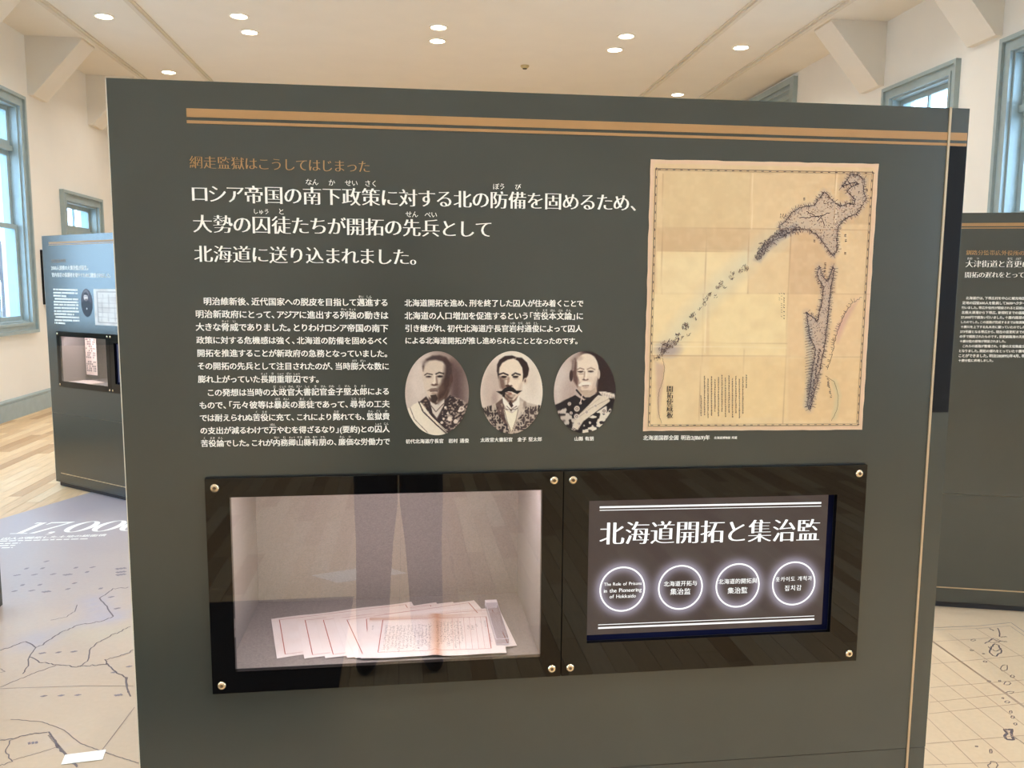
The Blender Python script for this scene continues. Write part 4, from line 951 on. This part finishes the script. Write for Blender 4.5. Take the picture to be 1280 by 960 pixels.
def man4(P):
    P.ell(45, 40, 24, 40, (190, 180, 176), .3, alpha=.4); P.poly([(0, 130), (20, 105), (40, 95), (60, 100), (90, 125), (95, 240), (0, 240)], (34, 30, 38), 6); P.ell(42, 72, 18, 30, (226, 214, 206), .3)
    P.poly([(24, 60), (28, 36), (46, 28), (62, 44), (62, 70), (56, 56), (34, 50)], (40, 32, 36), 6); P.ell(44, 96, 12, 10, (120, 104, 100), .5); P.ell(46, 170, 5, 8, (220, 214, 210), .4)
    P.line([(34, 66), (40, 66)], 3, (60, 48, 48)); P.line([(48, 66), (54, 66)], 3, (60, 48, 48)); P.line([(40, 88), (50, 88)], 3, (90, 60, 58))
a = al(*g7(422, 605)); b = al(*g7(518, 608)); c = al(*g7(470, 487)); d = al(*g7(472, 727))
portrait(lp, (a[0]+b[0])/2, (c[1]+d[1])/2, (b[0]-a[0])/2, (c[1]-d[1])/2, (47, 120, 47, 120, (70, 62, 70)), man4, label='small oval portrait of a robed figure', res=(24, 64))
a = al(*g7(528, 488)); b = al(*g7(548, 797)); X0, X1, Z1, Z0 = a[0], 1.10, a[1], b[1]
U, V = np.meshgrid(np.linspace(0, 1, 40), np.linspace(0, 1, 40)); U = U.ravel(); V = V.ravel()
P = Paint(U*100, V*100, (232, 226, 218)); P.put(np.clip(vnoise(U*100, V*100, 50, 14)-.45, 0, 1), (196, 186, 178)); P.line([(8, 8), (92, 8), (92, 92), (8, 92), (8, 8)], 1.5, (150, 140, 136)); 
for q in range(5): P.line([(20+q*14, 15), (16+q*15, 88)], 1.2, (160, 150, 146), 2, .6); P.line([(10, 25+q*13), (90, 22+q*15)], 1.2, (160, 150, 146), 2, .6)
coloured_mesh('map_print', [(X0+(X1-X0)*x, -0.0011, Z1+(Z0-Z1)*y) for x, y in zip(U, V)], grid_faces(40, 40), P.C, m_print, lp, 'pale plan drawing')
scr = MB().box(0.83, 1.29, -0.0, 0.0035, 0.815, 1.07).build('screen_picture', emitter('dim_screen', (120, 125, 150), 0.6), lp)
# placard standing inside its showcase
def in_case(px, py, depth):
    o = np.array([ll[0]-math.sin(lz)*depth, ll[1]+math.cos(lz)*depth, 0.0]); n_ = np.array([-math.sin(lz), math.cos(lz), 0]); d = ray(px, py)
    return EYE+d*(((o-EYE)@n_)/(d@n_))
q1 = in_case(114, 443, 0.165); q2 = in_case(107, 474, 0.09)
pc = empty('placard', (q1[0], q1[1], 0.7695), lz, 'white printed placard upright inside the showcase of the far left panel', 'placard')
MB().box(-0.085, 0.085, 0, 0.004, 0, 0.34).build('clear_holder', m_acryl, pc)
MB().box(-0.068, 0.068, -0.002, -0.001, 0.045, 0.335).build('sheet', m_paper, pc)
tp = Print()
for i in range(7):
    for j in range(16):
        if tr.random() < .6: tp.rect(-.058+i*.017, -.054+i*.017+.006, .31-j*.016, .322-j*.016)
tp.build('print_marks', m_ink, pc, on_main(0.0026), kind='stuff')
fp = empty('open_booklet', (q2[0], q2[1], 0.7695), lz, 'white open booklet lying on the floor of the far left showcase', 'booklet')
MB().prism([(-0.13, 0.004), (0, 0.010), (0.13, 0.004), (0.13, 0), (-0.13, 0)], 'y', -0.06, 0.06).build('pages', m_paper, fp)

# ------------------------------------------------------------------ printed floor sheet
poly = [(-4.2, 1.83), (-1.45, 7.83), (4.6, 7.83), (4.6, 0.35), (-4.2, 0.35)]
fs = MB().prism(poly, 'z', -0.0005, 0.002).build('sheet_base', m_floor_gap)
froot = empty('floor_map_sheet', (0, 3, 0), 0, 'large printed map sheet covering the floor around the big panel', 'floor sheet')
fs.parent = froot; fs.location = (0, -3, 0)
GX, GY = 150, 130
vs = []; cols = []
for j in range(GY):
    y = 0.35+(7.83-0.35)*j/(GY-1); xl = -4.2+(max(0, y-1.83))*(2.75/6.0); 
    for i in range(GX): vs.append((xl+(4.6-xl)*i/(GX-1), y-3, 0.0024))
X = np.array([v[0] for v in vs]); Y = np.array([v[1]+3 for v in vs])
P = Paint(X, Y, (194, 170, 142)); P.put(np.clip(X/1.5, 0, 1), (216, 190, 156)); P.put(np.clip((-X-0.7)/1.2, 0, 1)*np.clip((Y-2.4)/2.0, 0, 1), (176, 164, 166)); P.put(np.clip(vnoise(X*10+500, Y*10, 60, 9)-.45, 0, 1)*.5, (188, 168, 148)); P.put(np.clip(vnoise(X*10+500, Y*10, 61, 3)-.5, 0, 1)*.3, (218, 200, 176))  # cool window light painted into the colour towards the far left
def fl(x, y): return floor_at(x/3.0, 640+y/3.0)          # crop of the left floor area
WF = 0.5
def wash(pts, w, col, al): P.line([fl(*p) for p in pts], w, col, w*.9, al)
wash([(350, 330), (370, 370), (420, 395)], .10, (166, 158, 172), .7); wash([(130, 490), (240, 440), (340, 410), (420, 400)], .10, (170, 162, 172), .6); wash([(110, 470), (130, 500)], .1, (176, 166, 172), .6)
wash([(280, 450), (380, 470), (470, 450)], .12, (188, 176, 150), .5); wash([(190, 830), (230, 890)], .05, (190, 172, 160), .6)
coloured_mesh('map_print', vs, grid_faces(GX, GY), P.C, m_floorprint, froot, 'beige and lilac printed map surface, cool window light painted in at far left')
fi = Print()
def fline(f, pts, w, amp=3.0, step=9, mi=0): fi.ribbon([f(*p) for p in jag(pts, step, amp)], w*WF, mi=mi)
A = fl
fline(A, [(480, 285), (425, 290), (375, 325), (395, 350), (425, 395), (380, 412), (300, 425), (225, 455), (160, 500), (135, 510), (95, 487), (50, 505), (0, 522)], .012, 2)
fline(A, [(135, 510), (110, 545), (105, 580), (85, 610)], .009, 3); fline(A, [(110, 545), (150, 565), (230, 578), (290, 582), (330, 560), (335, 520), (375, 485), (430, 460), (490, 432)], .010, 3)
fline(A, [(0, 660), (120, 610), (210, 578)], .008, 1); fline(A, [(290, 582), (400, 573), (395, 555), (440, 548), (500, 520)], .009, 3); fline(A, [(400, 573), (430, 600), (475, 625), (478, 670), (490, 695)], .010, 3); fline(A, [(470, 620), (480, 680)], .01, 2)
fline(A, [(0, 665), (300, 655), (500, 655)], .004, 0); fline(A, [(40, 780), (160, 790), (240, 820), (300, 870), (380, 900), (520, 945)], .006, 1)
fline(A, [(0, 860), (40, 855), (120, 835), (185, 828), (205, 860), (240, 905), (290, 960)], .010, 2); fline(A, [(205, 855), (215, 885), (260, 925), (290, 955)], .012, 3); fline(A, [(40, 855), (20, 900), (45, 940), (0, 955)], .007, 4); fline(A, [(45, 935), (150, 905), (215, 885)], .004, 1)
fline(A, [(505, 735), (380, 900)], .004, 0); fline(A, [(290, 350), (280, 375), (250, 395), (190, 408)], .008, 1); fline(A, [(0, 605), (20, 600), (0, 590)], .005, 2, 5)
for k in range(26):
    t = k/25; x, y = 190+90*t, 838+105*t; fi.ribbon([A(x, y), A(x-10, y+5)], .006)
for x, y, L in ((175, 188, 14), (100, 215, 8), (160, 214, 8), (65, 240, 24), (130, 238, 18), (200, 236, 16), (255, 238, 30), (348, 210, 16), (327, 228, 6), (285, 212, 8), (150, 276, 8), (120, 298, 20), (55, 300, 14), (175, 302, 30), (255, 292, 10), (280, 270, 10), (378, 290, 6), (85, 277, 6), (160, 533, 24), (220, 530, 12), (278, 527, 18), (418, 322, 16), (440, 365, 20), (165, 694, 16), (230, 692, 16), (293, 690, 16), (445, 690, 30), (125, 870, 40), (485, 583, 14), (428, 605, 14), (455, 215, 40), (455, 228, 36), (455, 238, 36)):
    for q in range(3):
        x0 = x-L/2+L*q/3; fi.ribbon([A(x0, y+2-q*1.5), A(x0+L/3*.8, y-1-q*1.5)], .026 if L > 25 and y < 310 else .016, mi=1)
B = lambda x, y: floor_at(1150+x/4.177, 730+y/4.177)     # crop of the right floor area
cr = [(65, 243), (300, 236), (470, 222)]
fline(B, [(60, 232), (300, 222), (475, 205), (560, 265)], .006, 0, mi=1); fline(B, cr+[(560, 285)], .004, 0, mi=1)
for a, b in (((62, 300), (640, 720)), ((62, 372), (620, 800)), ((62, 470), (620, 900)), ((50, 580), (500, 960)), ((35, 700), (300, 960)), ((25, 860), (140, 960)), ((150, 262), (640, 600)), ((290, 235), (640, 450))):
    fi.ribbon([B(*a), B(*b)], .003, mi=2)
fi.ribbon([B(62, 300), B(640, 712)], .008, mi=2)
for a, b in (((60, 305), (360, 285)), ((60, 422), (600, 370)), ((55, 545), (600, 500)), ((50, 622), (600, 560)), ((45, 682), (600, 620)), ((30, 838), (600, 790)), ((25, 950), (560, 930))): fi.ribbon([B(*a), B(*b)], .003, mi=2)
def isle(cx, cy, rx, ry, n=12, w=.0045, seed=0):
    r2 = random.Random(seed+int(cx)); fi.ribbon([B(cx+rx*math.cos(t*2*PI/n)*r2.uniform(.65, 1.2), cy+ry*math.sin(t*2*PI/n)*r2.uniform(.65, 1.2)) for t in range(n)], w*.7, True)
fline(B, [(405, 232), (415, 255), (415, 280), (455, 280)], .010, 2, 8); fline(B, [(360, 235), (385, 248)], .012, 2, 6)
isle(388, 300, 30, 12, 11); fline(B, [(340, 315), (380, 290), (405, 300), (455, 305)], .009, 2, 8); isle(392, 350, 34, 30, 20, .008); fline(B, [(355, 330), (370, 345), (395, 355), (425, 340)], .008, 3, 8)
for x, y, rx, ry, n in ((440, 442, 22, 20, 9), (482, 486, 12, 7, 7), (455, 522, 17, 11, 7), (415, 510, 7, 4, 6), (470, 570, 24, 6, 9), (432, 600, 6, 4, 5), (455, 620, 12, 7, 6), (474, 672, 9, 9, 6), (484, 700, 10, 9, 6), (497, 735, 10, 7, 7), (370, 878, 8, 11, 6), (383, 950, 26, 22, 12), (340, 409, 10, 4, 7), (360, 512, 9, 4, 6), (277, 297, 12, 6, 7), (296, 852, 10, 3, 5), (270, 350, 10, 3, 6), (330, 368, 7, 2, 5)): isle(x, y, rx, ry, n)
fi.ribbon([B(*p) for p in jag([(440, 765), (480, 762), (475, 790), (490, 815), (455, 818), (440, 800), (455, 785)], 9, 2, True)], .009, True); fline(B, [(480, 800), (520, 822), (545, 838)], .008, 1)
fi.build('map_lines', [material('floor_ink', (104, 92, 94), 0.4), material('floor_ink_grey', (132, 120, 124), 0.4), material('floor_rule', (178, 150, 126), 0.4)], froot, lambda x, y: (x, y-3, 0.0030), kind='stuff')
# big figures and small lines on the sheet
num = Print()
def para(pts, ox, oy, k=0.23, sl=0.22): return [(ox+(x+sl*y)*k, oy+y*k) for x, y in pts]
def dig0(ox):
    n = 40; o = []; i_ = []
    for q in range(n): a = 2*PI*q/n; o.append((.34+.34*math.cos(a), .5+.5*math.sin(a))); i_.append((.34+.165*math.cos(a), .5+.45*math.sin(a)))
    V_ = para(o+i_, ox, 5.0); num.tri(V_, [(q, (q+1) % n, n+(q+1) % n, n+q) for q in range(n)])
num.tri(para([(0, 0), (.42, 0), (.42, .045), (.28, .045), (.28, 1), (.14, .97), (.14, .045), (0, .045)], -2.385, 5.0), [(0, 1, 2, 3, 6, 7), (3, 4, 5, 6)])
num.tri(para([(.02, .88), (.14, .95), (.14, 1), (.02, 1)], -2.385, 5.0), [(0, 1, 2, 3)])
num.tri(para([(0, .78), (.05, .78), (.08, .9), (.5, .9), (.1, 0), (.24, 0), (.62, .96), (.62, 1), (.02, 1)], -2.30, 5.0), [(0, 1, 2, 7, 8), (2, 3, 6, 7), (3, 4, 5, 6)])
num.tri(para([(0, -.16), (.1, -.06), (.12, .06), (.06, .12), (-.02, .1), (-.04, .02), (.04, -.02)], -2.165, 5.0), [(0, 1, 6), (1, 2, 3, 4, 5, 6)])
for k in range(3): dig0(-2.125+k*0.158+.0)
num.build('number_print', m_white, froot, lambda x, y: (x, y-3, 0.0032), 'big white italic number')
num = Print(); text_line(num, '囚人が開拓した土地の総面積', (-2.385, 4.905), (-1.815, 4.925), 'heavy', em=.05); num.build('subtitle_print', m_white, froot, lambda x, y: (x, y-3, 0.0032))
num = Print(); tr = random.Random(2)
for x0, x1, y in ((-2.6, -1.895, 4.862), (-2.6, -2.24, 4.815), (-2.6, -2.25, 4.775), (-2.6, -2.245, 4.735)):
    x = x0
    while x < x1: w_ = tr.uniform(.02, .05); num.rect(x, min(x+w_, x1), y-.009, y+.006); x += w_+.008
num.build('small_print', m_white, froot, lambda x, y: (x, y-3, 0.0032), kind='stuff')
# white label cards on the floor
for (pts, lb) in (([floor_at(76.5, 957.3), floor_at(81.5, 945.3), floor_at(132.6, 938.7), floor_at(128.3, 951)], 'blank white card lying on the floor sheet at the bottom left'),
                  ([(-0.50, -1.24), (-0.36, -1.12), (-0.02, -1.22), (-0.16, -1.36)], 'blank white card on the floor behind the photographer')):
    z = 0.0036 if pts[0][1] > 0 else 0.001
    tag(MB().prism(pts, 'z', z, z+0.0015).build('label_card', m_white), lb, 'card')
tag(MB().box(-1.9, -0.27, -0.92, 0.32, 0.0005, 0.006).build('dark_floor_patch', material('black_patch', (24, 24, 28), 0.9, vary=.2, scale=200), bevel=.002), 'flat black patch on the wooden floor beside the photographer', 'mat')  # thin black patch on the floor, mirrored in the pane
# dark corner of another stand at the left edge of the frame
sx_, sy_ = floor_at(4, 757)
tag(MB().box(sx_-1.2, sx_, sy_-0.25, sy_, 0.0035, 1.80).build('display_stand', m_panel, bevel=.004), 'dark stand whose corner is just cut by the left edge of the picture', 'stand')

# ------------------------------------------------------------------ the photographer, seen in the acrylic
m_trous = material('navy_trousers', (30, 29, 34), 0.8, vary=.1, scale=20); m_jacket = material('dark_jacket', (52, 54, 60), 0.85); m_skin = material('skin', (214, 170, 146), 0.5); m_hair = material('black_hair', (24, 20, 20), 0.6); m_shoe = material('black_shoes', (18, 18, 20), 0.4)
def skinned(name, nodes, edges, parent, mat, sub=2, root=0):
    me = bpy.data.meshes.new(name); me.from_pydata([n[:3] for n in nodes], edges, []); o = bpy.data.objects.new(name, me); COL.objects.link(o)
    o.modifiers.new('skin', 'SKIN'); sv = me.skin_vertices[0].data
    for i, n in enumerate(nodes):
        r = n[3]; sv[i].radius = (r, n[4]) if len(n) > 4 else (r, r); sv[i].use_root = (i == root)
    s2 = o.modifiers.new('sub', 'SUBSURF'); s2.levels = sub; s2.render_levels = sub
    m2 = bpy.data.meshes.new_from_object(o.evaluated_get(bpy.context.evaluated_depsgraph_get())); bpy.data.objects.remove(o)
    m2.name = name; m2.polygons.foreach_set('use_smooth', [True]*len(m2.polygons)); m2.materials.append(mat)
    o = bpy.data.objects.new(name, m2); COL.objects.link(o); o.parent = parent; return o
PXo, PYo = -0.048, -0.27
per = empty('person', (PXo, PYo, 0), 0, 'person in dark trousers and dark jacket holding up a phone, mirrored in the showcase pane', 'person')
nodes = [(0, -.02, .93, .145, .115), (0, -.03, 1.10, .13, .10), (0, -.03, 1.27, .15, .11), (0, -.03, 1.40, .10, .08), (0, -.01, 1.47, .052, .052), (0, .0, 1.56, .055, .06), (0, .005, 1.64, .078, .092), (0, 0, 1.72, .06, .075)]
edges = [(i, i+1) for i in range(7)]
def chain_(start, pts):
    a = start
    for p in pts: nodes.append(p); edges.append((a, len(nodes)-1)); a = len(nodes)-1
for s in (-1, 1):
    chain_(0, [(s*.080, -.02, .84, .108), (s*.086, 0, .66, .095), (s*.094, .01, .48, .078), (s*.102, -.01, .30, .073), (s*.108, -.01, .12, .070), (s*.115, .06, .052, .056, .046), (s*.135, .18, .044, .054, .038)])
chain_(3, [(-.17, -.03, 1.39, .055), (-.23, .02, 1.16, .044), (-.10, .17, 1.30, .034), (-.02, .245, 1.405, .026)])
chain_(3, [(.17, -.03, 1.39, .055), (.27, .02, 1.17, .044), (.28, .17, 1.30, .034), (.27, .245, 1.405, .026)])
bdy = skinned('body', nodes, edges, per, m_jacket)
for m in (m_trous, m_skin, m_shoe): bdy.data.materials.append(m)
for p in bdy.data.polygons:
    c = p.center; p.material_index = 3 if c.z < .075 else 1 if c.z < .95 else 2 if (c.z > 1.46 and abs(c.x) < .13 and c.y < .15) or c.y > .215 else 0
hair = MB().lathe([(.02, .145), (.06, .13), (.083, .09), (.092, .04), (.09, -.01), (.075, -.05)], (0, -.018, 1.67), n=20).build('hair', m_hair, per, smooth=True)
MB().lathe([(.003, .03), (.011, .012), (.014, 0), (.003, -.008)], (0, .094, 1.61), n=10).build('nose', m_skin, per, smooth=True)
MB().box(-.024, .024, .083, .089, 1.572, 1.580).build('mouth', material('lips', (160, 96, 88), .5), per, bevel=.002)
for s in (-1, 1):
    MB().lathe([(.002, .006), (.011, 0), (.002, -.006)], (s*.032, .088, 1.645), n=12).build('eye', material('eye_dark', (50, 38, 34), .2), per)
    MB().lathe([(.002, .03), (.014, .012), (.014, -.012), (.002, -.028)], (s*.081, -.005, 1.632), n=10).build('ear', m_skin, per, smooth=True)
# hands round the phone: palm and five fingers each
for s, hx in ((-1, -.02), (1, .27)):
    hn = [(hx, .245, 1.405, .025, .016), (hx+s*-.0, .25, 1.44, .03, .014), (hx, .25, 1.475, .026, .012)]; he = [(0, 1), (1, 2)]
    for q in range(4):
        zf = 1.445+.018*q; L = (.9, 1, .95, .75)[q]; b = len(hn)
        hn += [(hx-s*.012, .262, zf, .0085), (hx-s*.03*L, .282, zf+.004, .008), (hx-s*.052*L, .276, zf+.005, .007)]; he += [(1, b), (b, b+1), (b+1, b+2)]
    b = len(hn); hn += [(hx-s*.02, .236, 1.43, .010), (hx-s*.045, .240, 1.437, .009)]; he += [(1, b), (b, b+1)]
    skinned('hand', hn, he, per, m_skin, 1)
ph = empty('phone', (0.118, -0.0145, 1.437), 0, 'black phone held sideways by the photographer', 'phone')
MB().box(-.139, .022, -.004, .004, -.039, .039).build('case', material('phone_black', (20, 20, 22), .3), ph, bevel=.003)
MB().box(-.134, .017, -.0046, -.004, -.036, .036).build('display', m_black, ph)
